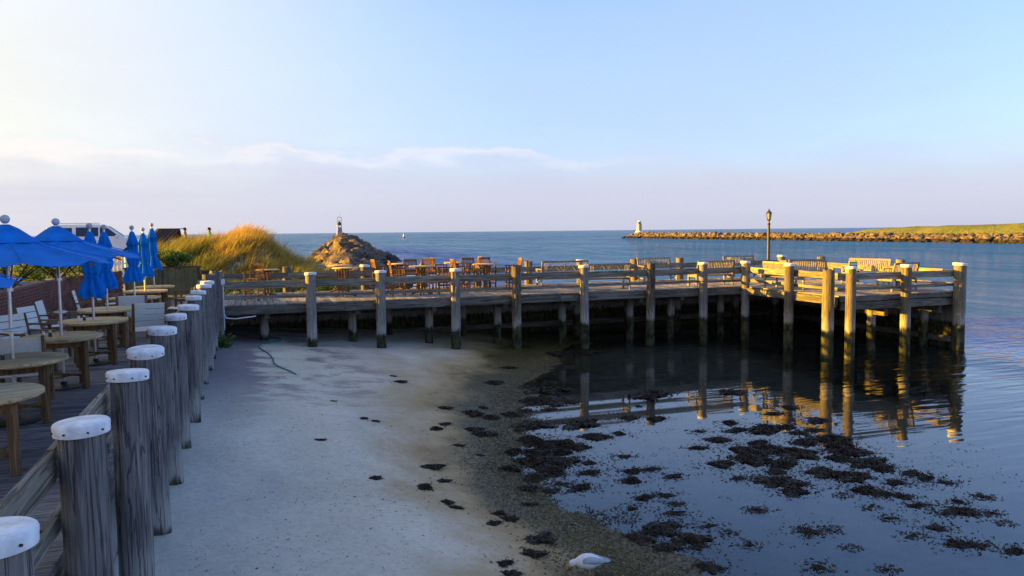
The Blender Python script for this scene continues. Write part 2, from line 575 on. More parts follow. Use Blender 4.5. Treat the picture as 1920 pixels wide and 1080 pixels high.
def land_mat():
    t = NT('dune_soil')
    p = t.pos()
    n = t.noise(p, .8, 6, .65)
    f = t.noise(p, 12, 5, .7)
    c = t.mix(t.map(n, .35, .65), (.26, .23, .175), (.40, .36, .29))
    c = t.mix(t.map(f, .5, .7, 0, .6), c, (.15, .13, .09))
    return t.pbr(c, .95, t.bump(f, .6, .06), spec=.1)


M['land'] = land_mat()


def hill_mat():
    t = NT('far_dune_grass')
    p = t.pos()
    n = t.noise(p, .09, 6, .65); f = t.noise(p, .9, 5, .75)
    c = t.mix(t.map(n, .38, .62), (.10, .135, .028), (.22, .22, .05))
    c = t.mix(t.map(f, .45, .7), c, (.28, .25, .07))
    c = t.mix(t.map(f, .25, .4, 1, 0), c, (.05, .07, .02))
    return t.pbr(c, .95, t.bump(f, 1.0, .6), spec=.1)


M['hill'] = hill_mat()


def rock_mat():
    t = NT('jetty_rock')
    r = t.rnd()
    p = t.pos()
    n = t.noise(p, 1.4, 6, .7)
    base = t.mix(t.map(n, .3, .7), (.055, .042, .034), (.175, .135, .10))
    br = t.math('ADD', .6, t.math('MULTIPLY', r, .75))
    bc = t.n.new('ShaderNodeCombineXYZ')
    for i in range(3): t.put(bc.inputs[i], br)
    c = t.mix(1.0, base, bc.outputs[0], 'MULTIPLY')
    z = t.sep(p)[2]
    hh = t.math('ADD', z, t.math('MULTIPLY', n, .7))
    c = t.mix(t.math('SUBTRACT', 1.0, t.map(hh, 1.1, 1.5)), c, (.028, .024, .02))
    return t.pbr(c, .85, t.bump(t.noise(p, 5, 5, .7), .6, .12), spec=.2)


M['rock'] = rock_mat()


def water_mat():
    t = NT('sea_water')
    p = t.pos()
    murk = t.attr('murk')
    calm = t.attr('calm')
    # chop: wind ripples of several sizes
    big = t.noise(t.mapping(p, (.16, .34, 1), None, (0, 0, .25)), 1.0, 4, .6)
    med = t.noise(t.mapping(p, (.55, 1.3, 1), None, (0, 0, .2)), 1.0, 5, .62)
    sml = t.noise(t.mapping(p, (2.6, 5.2, 1), None, (0, 0, .35)), 1.0, 3, .55)
    rip = t.noise(t.mapping(p, (.45, 2.6, 1), None, (0, 0, -.3)), 1.0, 2, .45, .4)
    chop = t.math('ADD', t.math('MULTIPLY', big, 1.5), t.math('ADD', t.math('MULTIPLY', med, .55), t.math('MULTIPLY', sml, .10)))
    a = t.math('MULTIPLY', chop, t.math('SUBTRACT', 1.0, calm))
    b = t.math('MULTIPLY', rip, t.math('MULTIPLY', t.attr('ripple'), .055))
    nrm = t.bump(t.math('ADD', a, b), 1.0, 1.0)
    fr = t.n.new('ShaderNodeFresnel'); fr.inputs['IOR'].default_value = 1.48
    t.l.new(nrm, fr.inputs['Normal'])
    gl = t.n.new('ShaderNodeBsdfGlossy'); gl.inputs['Roughness'].default_value = .03
    gl.inputs['Color'].default_value = (.97, .98, 1, 1)
    t.l.new(nrm, gl.inputs['Normal'])
    tr = t.n.new('ShaderNodeBsdfTransparent'); tr.inputs[0].default_value = (.80, .88, .90, 1)
    deep = t.n.new('ShaderNodeBsdfDiffuse')
    dn = t.noise(t.mapping(p, (.01, .02, 1)), 1.0, 3, .5)
    t.put(deep.inputs[0], t.mix(t.map(murk, .70, .97), (.016, .020, .016), t.mix(dn, (.020, .110, .27), (.032, .150, .34))))
    body = t.n.new('ShaderNodeMixShader'); t.put(body.inputs[0], murk)
    t.l.new(tr.outputs[0], body.inputs[1]); t.l.new(deep.outputs[0], body.inputs[2])
    mx = t.n.new('ShaderNodeMixShader'); w1 = t.noise(t.mapping(p, (.42, .085, 1), None, (0, 0, -.33)), 1.0, 5, .65)
    w2 = t.noise(t.mapping(p, (.07, .016, 1), None, (0, 0, -.33)), 1.0, 6, .7)
    w3 = t.noise(t.mapping(p, (.006, .014, 1), None, (0, 0, -.33)), 1.0, 4, .6)
    facet = t.math('ADD', t.math('MULTIPLY', w1, .45), t.math('ADD', t.math('MULTIPLY', w2, .35), t.math('MULTIPLY', w3, .2)))
    facet = t.map(facet, .38, .62, .28, 1.0)          # share of the sky that the wave faces send to the eye
    t.put(mx.inputs[0], t.math('MULTIPLY', fr.outputs[0], t.math('ADD', t.math('MULTIPLY', facet, t.map(calm, .1, .95, 1.0, 0.0)), t.map(calm, .1, .95, 0.0, 1.0))))
    t.l.new(body.outputs[0], mx.inputs[1]); t.l.new(gl.outputs[0], mx.inputs[2])
    t.l.new(mx.outputs[0], t.out.inputs[0])
    return t.m


M['water'] = water_mat()


# ------------------------------------------------------------------ terrain
def lerp_tab(tab, x):
    if x <= tab[0][0]: return tab[0][1]
    for (a, b), (c, d) in zip(tab, tab[1:]):
        if x <= c: return b + (d - b) * (x - a) / (c - a)
    return tab[-1][1]


SHORE = [(0, 3.9), (7.9, 4.45), (8.8, 4.6), (9.6, 4.55), (10.4, 4.35), (11.2, 4.2), (12.4, 4.3), (13.6, 4.7), (15.5, 5.4),
         (18.1, 6.3), (21.6, 8.2), (25.2, 11.0), (31, 12.5)]


def sst(x, a, b):
    t = min(1, max(0, (x - a) / (b - a))); return t * t * (3 - 2 * t)


def beach_z(u, v):
    us = lerp_tab(SHORE, v)
    us += .35 * mnoise.noise((u * .5, v * .5, 3.1)) + .12 * mnoise.noise((u * 1.7, v * 1.7, 8.1))
    if u < us:
        t = min(1.05, (us - u) / (us + 1.05))
        z = .82 * t ** 1.12
    else:
        d = u - us
        z = -.018 * d - .06 * sst(d, 0, 3) - 2.6 * sst(u, 11, 26) * sst(d, 3, 16)
    z += .035 * mnoise.noise((u * .8, v * .8, 1.3)) + .012 * mnoise.noise((u * 3, v * 3, 5.3))
    return z


def grid_mesh(name, us, vs, zf, mat, smooth=True):
    b = MB()
    nu, nv = len(us), len(vs)
    for v in vs:
        for u in us: b.v.append((u, v, zf(u, v)))
    for j in range(nv - 1):
        for i in range(nu - 1):
            a = j * nu + i
            b.f.append((a, a + 1, a + nu + 1, a + nu))
    me = b.mesh(name, mat)
    me.polygons.foreach_set('use_smooth', [True] * len(me.polygons))
    return me


def frange(a, b, s):
    n = max(1, int(round((b - a) / s))); return [a + (b - a) * i / n for i in range(n + 1)]


struct(inst('beach', grid_mesh('beach', frange(-6, 14, .16) + frange(14.5, 32, .7), frange(-6, 31, .16), beach_z, M['sand'])))
b = MB(); b.box((0, 0, -3.2), (9000, 9000, .2))
struct(b.build('seabed', M['sand']))


def bank_u(v): return lerp_tab([(29, 5.2), (34, 5.6), (45, 6.4), (60, 7.5), (75, 9), (90, 4)], v)


def land_z(u, v):
    z = 1.72 + 1.15 * sst(v, 31.5, 42) * sst(-u, -1.5, 4)
    z += 1.75 * math.exp(-((u - .15) / 1.75) ** 2) * sst(v, 33.2, 38) * (1 - sst(v, 44, 52))
    z += .55 * math.exp(-((u + 2.6) / 1.6) ** 2) * sst(v, 34, 38.5) * (1 - sst(v, 42, 47))
    z -= .6 * sst(u, 2.5, 5)
    z += .14 * mnoise.noise((u * .6, v * .6, 2)) + .05 * mnoise.noise((u * 2, v * 2, 4))
    bu = bank_u(v)
    z = z - 3.2 * sst(u, bu - 1.0, bu + 5) - 4.5 * sst(v, 78, 100)
    return z


struct(inst('dune_ground', grid_mesh('dune_ground', frange(-70, -12, 4) + frange(-11, 13, .4), frange(29.55, 60, .4) + frange(62, 104, 3), land_z, M['land'])))


# sea: one sheet out to the horizon, finer near the shore so that depth can be stored on it
def sea_mesh():
    def axis(fine0, fine1, step, far):
        a = frange(fine0, fine1, step); s = step; x = fine1
        while x < far: s *= 1.45; x += s; a.append(x)
        s = step; x = fine0; pre = []
        while x > -far: s *= 1.45; x -= s; pre.append(x)
        return pre[::-1] + a
    us, vs = axis(-2, 40, .75, 9000), axis(-4, 60, .75, 9000)
    me = grid_mesh('sea', us, vs, lambda u, v: 0.0, M['water'])
    mk = me.attributes.new('murk', 'FLOAT', 'POINT'); cl = me.attributes.new('calm', 'FLOAT', 'POINT')
    rp = me.attributes.new('ripple', 'FLOAT', 'POINT')
    A, B, C = [], [], []
    for v in vs:
        for u in us:
            inside = -6 <= u <= 32 and -6 <= v <= 30
            d = -beach_z(u, v) if inside else 3.0
            if v > 29.8: d = 3.0
            A.append(max(0, min(1, 1 - math.exp(-max(0, d) * .4))) if d < 2.5 else .97)
            A[-1] = max(A[-1], .97 * sst(u, 25, 36))
            # sheltered pool -> mirror; lee of the rock jetty -> nearly calm; open water -> choppy
            pool = (1 - sst(u, 19, 27)) * (1 - sst(v, 29.2, 30.5))
            lee = sst(v, 29, 34) * (1 - sst(u - 6 - .06 * (v - 30), 0, 13)) * (1 - sst(v, 85, 150))
            near_r = sst(u, 19, 24) * (1 - sst(v, 8, 40)) * (1 - sst(u, 35, 90))
            dist = math.hypot(u, v)
            chop = .85 + .15 * sst(dist, 40, 400)
            chop *= (1 - .93 * lee) * (1 - .86 * near_r) * (1 - pool)
            B.append(1 - chop)
            C.append(max(.0, sst(u, 12.5, 21)) * (1 - .0 * lee) * (1 - sst(v, 40, 80)) + .12 * sst(u, 8, 13) * (1 - sst(u, 13, 20)))
    mk.data.foreach_set('value', A); cl.data.foreach_set('value', B); rp.data.foreach_set('value', C)
    return me


struct(inst('sea', sea_mesh()))


def hill_z(u, v):
    cx = 185
    d = (u - cx)
    ridge = 1.5 + 2.6 * sst(-(v - 330) + 60, 60, 260) + 1.0 + 1.1 * mnoise.noise((v * .028, 3.3, 0))
    z = -1.5 + (ridge + 1.2) * sst(d, 2, 26) + .9 * mnoise.noise((u * .035, v * .03, 1)) * sst(d, 8, 30)
    z += .5 * mnoise.noise((u * .12, v * .12, 6)) * sst(d, 8, 30)
    z -= (1 - sst(-(v - 262), 0, 50)) * 5.0
    return z


struct(inst('far_dunes', grid_mesh('far_dunes', frange(178, 330, 3), frange(60, 318, 3), hill_z, M['hill'])))


# ------------------------------------------------------------------ rocks
def rock_meshes(n, mat, seed, sub=2):
    rnd = random.Random(seed); out = []
    for i in range(n):
        bm = bmesh.new()
        bmesh.ops.create_icosphere(bm, subdivisions=sub, radius=.5)
        o = Vector((rnd.random() * 50, rnd.random() * 50, 0))
        cuts = [Vector((rnd.gauss(0, 1), rnd.gauss(0, 1), rnd.gauss(0, 1))).normalized() for _ in range(7)]
        for v in bm.verts:
            p = v.co.copy()
            for c in cuts:                         # flat quarry faces
                e = p.dot(c) - .34
                if e > 0: p -= c * e
            p *= 1 + .22 * mnoise.noise(p * 2.2 + o)
            v.co = p * 1.25
        me = bpy.data.meshes.new('rock'); bm.to_mesh(me); bm.free()
        me.materials.append(mat); out.append(me)
    return out


ROCKS = rock_meshes(7, M['rock'], 3, 1)
ROCKS2 = rock_meshes(5, M['rock'], 5, 2)


def put_rock(parent, meshes, p, s, rnd):
    return inst('rock', rnd.choice(meshes), parent, p, rot=(rnd.uniform(-.5, .5), rnd.uniform(-.5, .5), rnd.uniform(0, 6.3)),
                scale=(s * rnd.uniform(.8, 1.35), s * rnd.uniform(.7, 1.1), s * rnd.uniform(.55, .85)))


def join_rocks(name, parent, meshes, items, rnd, mat):
    bld = MB()
    for p, s in items:
        me = rnd.choice(meshes)
        Mx = Matrix.Rotation(rnd.uniform(0, 6.3), 3, 'Z') @ Matrix.Rotation(rnd.uniform(-.5, .5), 3, 'X')
        S = Vector((s * rnd.uniform(.8, 1.35), s * rnd.uniform(.7, 1.1), s * rnd.uniform(.55, .85)))
        k = len(bld.v)
        for v in me.vertices:
            q = Mx @ Vector((v.co.x * S.x, v.co.y * S.y, v.co.z * S.z)); bld.v.append((p[0] + q.x, p[1] + q.y, p[2] + q.z))
        for f in me.polygons: bld.f.append(tuple(k + i for i in f.vertices))
    return stuff(bld.build(name, mat, parent))


rj = random.Random(11)
# near jetty, seen end on, with the light tower on it
near_jetty = thing('rock_jetty', 'rubble rock jetty running out to sea behind the dune, skeleton light tower on top', 'jetty')


def jetty_axis(v): return lerp_tab([(42, 5.6), (60, 7.0), (80, 9.6), (110, 13.0), (150, 17.0), (195, 21.2), (215, 23.2)], v)


items = []
core = MB()
vs = frange(44, 214, 2.0)
prof = [(-1.0, -.6), (-.5, .20), (-.11, .86), (.11, .86), (.5, .20), (1.0, -.6)]
for v in vs:
    hgt = lerp_tab([(44, 1.5), (60, 2.2), (90, 2.8), (150, 3.1), (200, 3.2), (214, .4)], v)
    w = lerp_tab([(44, 3.2), (70, 4.8), (110, 6.2), (195, 6.6), (214, 3)], v)
    for (a, h) in prof: core.v.append((jetty_axis(v) + a * w * (1.12 if a > 0 else .85), v, h * hgt - .35))
for i in range(len(vs) - 1):
    for k in range(5):
        a = i * 6 + k; core.f.append((a, a + 1, a + 7, a + 6))
stuff(core.build('rubble_core', M['rock'], near_jetty))
n_part = 0
cand = []
for i in range(1500):
    v = 42 + 172 * rj.random() ** 1.6
    a = rj.uniform(-1, 1)
    hgt = lerp_tab([(42, 1.4), (60, 2.2), (90, 2.8), (150, 3.1), (200, 3.2), (214, .6)], v)
    w = lerp_tab([(42, 3.0), (70, 4.8), (110, 6.2), (195, 6.6), (214, 3)], v)
    h = lerp_tab([(0, 1.0), (.11, .93), (.33, .54), (.6, .20), (1, -.25)], abs(a))
    s = (.5 + 1.3 * rj.random() ** 2.2) * (1.0 if v < 90 else 1.6)
    cand.append((-s / v, (jetty_axis(v) + a * w * (1.12 if a > 0 else .85), v, h * hgt - .12), s))
cand.sort()
for k, (q, p, s) in enumerate(cand):
    if k < 270: put_rock(near_jetty, ROCKS2, p, s, rj)
    else: items.append((p, s))
join_rocks('rubble', near_jetty, ROCKS, items, rj, M['rock'])

# rocks of the shore bank behind the pier
bank = thing('shore_rocks', 'brown boulders along the shore bank behind the pier tables', 'rocks')
for i in range(75):
    v = rj.uniform(30.3, 47); u = bank_u(v) + rj.uniform(-1.7, 3.4)
    put_rock(bank, ROCKS2, (u, v, land_z(u, v) + .1), rj.uniform(.45, 1.05), rj)

# far breakwater across the channel
far_jetty = thing('stone_breakwater', 'long low stone breakwater across the channel, ending at a small grey light tower', 'breakwater')
core = MB()
J0, J1 = Vector((183.5, 351)), Vector((174, 90))
nseg = 130
for i in range(nseg + 1):
    p = J0.lerp(J1, i / nseg)
    hgt = (2.3 - .8 * i / nseg) * sst(i, -1.5, 3)
    for a, h in ((-7.5, -.25), (-4, .45), (-1.4, .92), (1.6, .92), (4.5, .4), (7.5, -.25)): core.v.append((p.x + a, p.y, h * hgt - .2))
for i in range(nseg):
    for k in range(5):
        a = i * 6 + k; core.f.append((a, a + 6, a + 7, a + 1))
stuff(core.build('stone_core', M['rock'], far_jetty))
items = []; cand = []
for i in range(2200):
    t = rj.random()
    p = J0.lerp(J1, t)
    a = rj.uniform(-7.3, 2.2)
    h = lerp_tab([(-7.4, -.15), (-4, .45), (-1.4, .92), (1.6, .95), (2.4, .85)], a)
    hgt = (2.3 - .8 * t) * (1 if t > .02 else .6)
    s = .7 + 1.7 * rj.random() ** 1.8
    cand.append((-s / p.length, (p.x + a, p.y + rj.uniform(-.5, .5), h * hgt), s))
cand.sort()
vis = [c for c in cand if c[1][1] > 128]
chosen = set(id(c) for c in vis[:270])
for c in cand:
    if id(c) in chosen: put_rock(far_jetty, ROCKS, c[1], c[2], rj)
    else: items.append((c[1], c[2]))
join_rocks('stones', far_jetty, ROCKS, items, rj, M['rock'])

# ------------------------------------------------------------------ beacons, buoy
t = thing('light_tower', 'slim lattice light tower standing on the near rock jetty', 'light tower', (21.2, 195, 2.9))
b = MB(); b.lathe([(1.0, 0), (.95, .5), (.7, .5), (.7, .55)], 12); b.build('base', M['towergrey'], t)
for sx in (-1, 1):
    for sy in (-1, 1):
        MB().tube([(sx * .62, sy * .62, .5), (sx * .42, sy * .42, 2.9)], .07, 6).build('leg', M['towergrey'], t)
for z in (1.0, 1.6, 2.2):
    k = .62 - .2 * (z - .5) / 2.4
    bb = MB()
    for a, c in (((-k, -k), (k, -k)), ((k, -k), (k, k)), ((k, k), (-k, k)), ((-k, k), (-k, -k))):
        bb.tube([(*a, z), (*c, z)], .05, 5)
        bb.tube([(*a, z), (*c, z + .55)], .04, 5)
    bb.build('brace_ring', M['towergrey'], t)
for sy in (-1, 1): MB().box((0, sy * .45, 1.55), (.8, .04, 2.0)).build('daymark_panel', M['towergrey'], t)
MB().box((0, 0, 2.95), (1.3, 1.3, .1)).build('platform', M['white'], t)
MB().lathe([(.42, 3.0), (.48, 3.4), (.2, 3.95), (.1, 4.0)], 10).build('lantern', M['darkmetal'], t)
for sx in (-1, 1):
    for sy in (-1, 1): MB().tube([(sx * .5, sy * .5, 3.0), (sx * .5, sy * .5, 5.0)], .035, 5).build('upper_post', M['towergrey'], t)
bb = MB()
for a, c in (((-.5, -.5), (.5, -.5)), ((.5, -.5), (.5, .5)), ((.5, .5), (-.5, .5)), ((-.5, .5), (-.5, -.5))):
    bb.tube([(*a, 5.0), (*c, 5.0)], .05, 5); bb.tube([(*a, 4.2), (*c, 4.2)], .03, 5)
bb.build('top_frame', M['towergrey'], t)
MB().tube([(.2, 0, 5.0), (.2, 0, 6.0)], .03, 5).build('antenna', M['towergrey'], t)

t = thing('light_tower', 'small grey cylindrical light tower on the tip of the far breakwater', 'light tower', (184.5, 346, 2.0))
MB().lathe([(2.4, 0), (2.1, .8), (1.5, 1.5), (1.35, 1.6)], 14).build('base', M['white'], t, smooth=True)
MB().lathe([(1.25, 1.6), (1.15, 4.9), (1.4, 4.95), (1.4, 5.1)], 14).build('tower', M['towergrey'], t)
MB().lathe([(.75, 5.1), (.75, 6.0)], 10).build('lantern', M['darkmetal'], t)
MB().lathe([(1.0, 6.0), (1.0, 6.15), (.15, 6.6)], 10).build('roof', M['white'], t)

t = thing('channel_buoy', 'tiny white and red channel buoy floating near the horizon', 'buoy', (114.4, 600, 0))
MB().lathe([(1.0, -.3), (1.2, .3), (.9, .6)], 12).build('float', M['buoyred'], t)
MB().lathe([(.7, .6), (.35, 2.4), (.45, 2.5)], 8).build('tower', M['white'], t)
MB().lathe([(.3, 2.5), (.3, 3.2), (.05, 3.5)], 8).build('lantern', M['buoyred'], t)


# ------------------------------------------------------------------ pilings
def pile_mesh(r, z0, z1, mat, seed, n=22, splits=0, cut=0.0):
    rnd = random.Random(seed)
    o = rnd.random() * 100
    sp = [(rnd.random() * 2 * PI, rnd.uniform(.05, .12), rnd.uniform(.12, .3)) for _ in range(splits)]
    m = max(5, int((z1 - z0) / .22))
    b = MB()
    lean = (rnd.uniform(-.045, .045), rnd.uniform(-.045, .045))
    for i in range(m + 1):
        z = z0 + (z1 - z0) * i / m
        taper = 1.0 + .05 * (1 - i / m)
        for k in range(n):
            a = 2 * PI * k / n
            q = 1 + .035 * mnoise.noise((math.cos(a) * 1.3 + o, math.sin(a) * 1.3, z * .5)) + .03 * mnoise.noise((a * 4 + o, o, z * .35))
            for (sa, sw, sd) in sp:
                da = abs((a - sa + .3 * mnoise.noise((z, o, sa)) + PI) % (2 * PI) - PI)
                if da < sw * 2: q -= sd * (1 - da / (sw * 2)) * (.4 + .6 * sst(z, z0 + .4, z1))
            zz = z
            if i == m and cut: zz += cut * (mnoise.noise((a * 3, o, 1)))
            f = (z - z0) / (z1 - z0)
            b.v.append((r * taper * q * math.cos(a) + lean[0] * f, r * taper * q * math.sin(a) + lean[1] * f, zz))
    for i in range(m):
        for k in range(n):
            k2 = (k + 1) % n
            b.f.append((i * n + k, i * n + k2, (i + 1) * n + k2, (i + 1) * n + k))
    top = len(b.v)
    b.v.append((lean[0], lean[1], z1 - cut * .5))
    for k in range(n): b.f.append((m * n + k, m * n + (k + 1) % n, top))
    b.f.append(tuple(range(n))[::-1])
    return b.mesh('shaft', mat, True), lean


NAIL = MB().tube([(0, 0, 0), (.010, 0, 0)], .007, 8).mesh('nail', M['nail'])


def make_piling(label, u, v, z0, ztop, r, seed, capped=True, group=None, mat=None, n=22, splits=0, nails=0, tilt=0.0, cat='piling', name='piling'):
    t = thing(name, label, cat, (u, v, 0), 0, group)
    me, lean = pile_mesh(r, z0, ztop - (.085 if capped else 0), mat or M['pile'], seed, n, splits, 0 if capped else .07)
    inst('shaft', me, t)
    if capped:
        R = r + .028
        rs = random.Random(seed)
        c = MB().lathe([(R - .01, -.082), (R, -.078), (R + .003, -.014), (R - .002, -.004), (R - .010, .002), (R * .6, .008), (.02, .011)],
                       28 if n > 16 else 16, fn=lambda a, z: 1 + .012 * mnoise.noise((math.cos(a) * 2 + seed, math.sin(a) * 2, 0)))
        co = c.build('cap', M['cap'], t, (lean[0], lean[1], ztop), smooth=True)
        co.rotation_euler = (rs.uniform(-.05, .05) + tilt, rs.uniform(-.05, .05), 0)
        for k in range(nails):
            a = 2 * PI * k / nails + rs.random() * .3
            inst('nail', NAIL, co, ((R + .001) * math.cos(a), (R + .001) * math.sin(a), -.046), a)
    return t


left_v = [3.72, 5.72, 7.6, 9.16, 11.0, 12.8, 14.55, 16.4, 18.2, 19.95, 21.7]
left_r = [.148, .143, .146, .158, .150, .126, .146, .118, .13, .142, .138]
for i, (v, r) in enumerate(zip(left_v, left_r)):
    wh = 'nearest the viewer at the picture corner' if i == 0 else f'{ORD[i]} from the viewer'
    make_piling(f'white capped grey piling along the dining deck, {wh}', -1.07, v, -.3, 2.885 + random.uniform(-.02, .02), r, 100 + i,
                True, 'capped pilings along the dining deck', M['pile_shade_grey'], 36 if i < 5 else 22, 2 if i < 6 else 1, 9 if i < 6 else 0, .06 if i == 3 else 0)
for i, (u, v, zt, r) in enumerate([(-1.1, 23.2, 2.97, .17), (-.98, 24.62, 2.99, .18)]):
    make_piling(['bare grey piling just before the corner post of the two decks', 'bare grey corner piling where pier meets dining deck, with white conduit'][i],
                u, v, -.3, zt, r, 130 + i, False, None, M['pile_shade_grey'], 22, 2)

front_u = [1.75, 3.88, 6.31, 8.45, 10.97, 13.48, 15.71, 17.5]
place = ['at the left end of the pier front', 'beside the teak pub table', 'in front of the first bar chairs', '', 'before the lattice bench', '',
         'in front of the dark slatted bench', 'at the inner corner of the pier']
for i, u in enumerate(front_u):
    bare = i in (3, 5)
    lab = (f'bare split brown piling on the pier front, {["left", "right"][i // 5]} one of the two without caps' if bare
           else f'white capped grey piling {place[i]}')
    make_piling(lab, u, 24.5, -1.2, 2.89 + (.03 if bare else 0), .152, 200 + i, not bare, 'pilings along the pier front',
                M['pile_brown'] if bare else M['pile_front'], 20, 5 if bare else 2)
ext = [(17.42, 21.92, True, 'white capped golden lit piling on the inner side of the pier head'), (17.15, 19.75, False, 'bare thick piling at the near corner of the pier head'),
       (17.62, 19.28, True, 'white capped piling with yellow band at the near corner of the pier head'), (19.93, 19.4, True, 'white capped piling midway along the near edge of the pier head'),
       (22.2, 19.4, True, 'thick white capped piling at the outer right corner of the pier')]
for i, (u, v, cp, lab) in enumerate(ext):
    make_piling(lab, u, v, -2.2, 2.9 if cp else 2.78, [.155, .18, .15, .155, .19][i], 240 + i, cp, 'pilings round the pier head', None, 20, 2)
band = MB().lathe([(.164, 2.70), (.166, 2.79)], 20)
b_yel = simple('yellow_tape', (.55, .42, .03), .6)
o = band.build('tape_band', b_yel, None, (0, 0, 0)); o.parent = [x for x in bpy.data.objects if x.name.startswith('piling') and x.get('label', '').find('yellow band') > 0][0]
back_u = [1.28, 4.08, 6.35, 8.5, 10.65, 12.99, 15.51, 17.62, 20.21, 22.9]
for i, u in enumerate(back_u):
    cp = i in (1, 5, 8, 9)
    make_piling(f'{"white capped" if cp else "bare"} piling on the seaward side of the pier, {ORD[i]} from the left', u, 29.42, -2.2, 2.88, .16, 260 + i, cp,
                'pilings along the seaward side', None, 18, 2)
for i, (v, cp) in enumerate([(26.6, False), (24.7, False), (22.4, False)]):
    make_piling(f'bare dark piling on the outer rail of the pier head, {ORD[i]} from the lamp post', 22.75, v, -2.2, 2.9, .16, 280 + i, cp, 'pilings on the outer rail', None, 18, 1)
# posts under the deck
under = [(.39, 25.7), (3.16, 25.7), (5.66, 25.7), (8.12, 25.7), (10.62, 25.7), (13.31, 25.7), (14.99, 25.7), (17.4, 25.9), (19.64, 20.5), (21.95, 20.6)]
for i, (u, v) in enumerate(under):
    make_piling(f'short support post under the pier deck, {ORD[i]} from the left in the front rank', u, v, -2, 1.62, .14, 300 + i, False, 'support posts under the pier', None, 16, 3, cat='post', name='support_post')
for i, u in enumerate([2.0, 4.6, 7.4, 9.5, 12.0, 14.2, 16.4, 19.2, 21.2]):
    make_piling(f'shadowed support post deep under the pier, {ORD[i]} from the left in the rear rank', u, 27.6, -2, 1.62, .15, 320 + i, False, 'rear support posts under the pier', None, 14, 1, cat='post', name='support_post')

# ------------------------------------------------------------------ decks
boardwalk = struct(bpy.data.objects.new('boardwalk', None)); COL.objects.link(boardwalk)
rp = random.Random(4)
W = -1.27 - (-4.75)
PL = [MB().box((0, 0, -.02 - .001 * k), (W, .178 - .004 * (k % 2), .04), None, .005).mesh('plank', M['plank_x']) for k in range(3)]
v = 3.0
while v < 29.0:
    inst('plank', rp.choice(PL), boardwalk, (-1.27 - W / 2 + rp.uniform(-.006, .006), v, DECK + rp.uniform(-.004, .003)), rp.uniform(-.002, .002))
    v += .186
MB().box((0, 0, 0), (.06, 27.6, .26), None, .006).build('edge_beam', M['beam_y'], boardwalk, (-1.31, 16.9 - 1, DECK - .18))
for u in (-2.4, -3.6, -4.6): MB().box((0, 0, 0), (.08, 26, .22)).build('joist', M['beam_y'], boardwalk, (u, 16, DECK - .16))
bw = thing('bulkhead_wall', 'dark timber bulkhead under the edge of the dining deck, behind the pilings', 'wall')
BB = MB().box((0, 0, 0), (.06, .245, 2.3), None, .006).mesh('board', M['board_z'])
for i in range(104): inst('board', BB, bw, (-1.40 + rp.uniform(-.01, .01), 3.1 + i * .25, .62))

pier = thing('wooden_pier', 'L-shaped weathered timber pier over sand and water', 'pier')
PIER_V0, PIER_V1, EXT_V0 = 24.66, 29.3, 19.62
u = -1.16
meshes = {}
while u < 22.62:
    v0 = EXT_V0 if u > 17.55 else PIER_V0
    key = (v0, rp.randrange(2))
    if u <= -1.0 + .0: v0 = 24.7
    if key not in meshes:
        L = PIER_V1 - v0
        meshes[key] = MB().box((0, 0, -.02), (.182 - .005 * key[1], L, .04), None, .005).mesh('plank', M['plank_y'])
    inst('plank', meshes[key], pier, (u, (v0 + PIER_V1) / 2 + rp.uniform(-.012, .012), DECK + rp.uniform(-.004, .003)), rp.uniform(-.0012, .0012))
    u += .192


def fascia(p0, p1, z, h, w, mat, n=1):
    p0, p1 = Vector(p0), Vector(p1)
    for i in range(n):
        a, c = p0.lerp(p1, i / n), p0.lerp(p1, (i + 1) / n)
        d = c - a
        along_x = abs(d.x) > abs(d.y)
        L = d.length - .006
        bb = MB().box((0, 0, 0), (L, w, h) if along_x else (w, L, h), None, .008)
        o = bb.build('edge_beam', M['beam_x' if along_x else 'beam_y'], pier, ((a.x + c.x) / 2, (a.y + c.y) / 2, z + rp.uniform(-.006, .006)))
        o.rotation_euler = (rp.uniform(-.01, .01), 0, rp.uniform(-.001, .001))


fascia((-.9, 24.70), (17.45, 24.70), DECK - .175, .26, .07, None, 5)
fascia((17.50, 24.66), (17.50, 19.72), DECK - .165, .24, .07, None, 2)
fascia((17.55, 19.66), (22.6, 19.66), DECK - .12, .14, .07, None, 2)
fascia((17.60, 19.69), (22.5, 19.69), DECK - .33, .25, .06, None, 2)
fascia((22.64, 19.8), (22.64, 29.2), DECK - .175, .26, .07, None, 3)
for i, uu in enumerate([.39, 3.16, 5.66, 8.12, 10.62, 13.31, 14.99, 17.9]):
    MB().box((0, 0, 0), (.16, 4.3, .26), None, .008).build('cross_beam', M['beam_y'], pier, (uu + .05, 27.0, DECK - .33 - .0))
for vv in (25.7, 27.6): MB().box((0, 0, 0), (23, .12, .2), None, .006).build('joist', M['beam_x'], pier, (10.8, vv, DECK - .15))
for uu in (19.64, 21.95): MB().box((0, 0, 0), (.16, 5, .25), None, .006).build('cross_beam', M['beam_y'], pier, (uu, 22.4, DECK - .62))
sw = thing('wave_screen', 'dark vertical timber screen closing the seaward side beneath the pier', 'wall')
for i in range(96): inst('board', BB, sw, (-1.1 + i * .25, 29.15 + rp.uniform(-.012, .012), .74), PI / 2)
for i in range(38): inst('board', BB, sw, (22.5 + rp.uniform(-.012, .012), 19.9 + i * .25, .74))
MB().box((0, 0, 0), (24, .14, .2), None, .006).build('waler', M['beam_x'], sw, (10.7, 29.05, 1.2))
MB().box((0, 0, 0), (24, .14, .2), None, .006).build('waler', M['beam_x'], sw, (10.7, 29.05, .35))
MB().box((0, 0, 0), (.14, 9, .2), None, .006).build('waler', M['beam_y'], sw, (22.4, 24.4, .3))


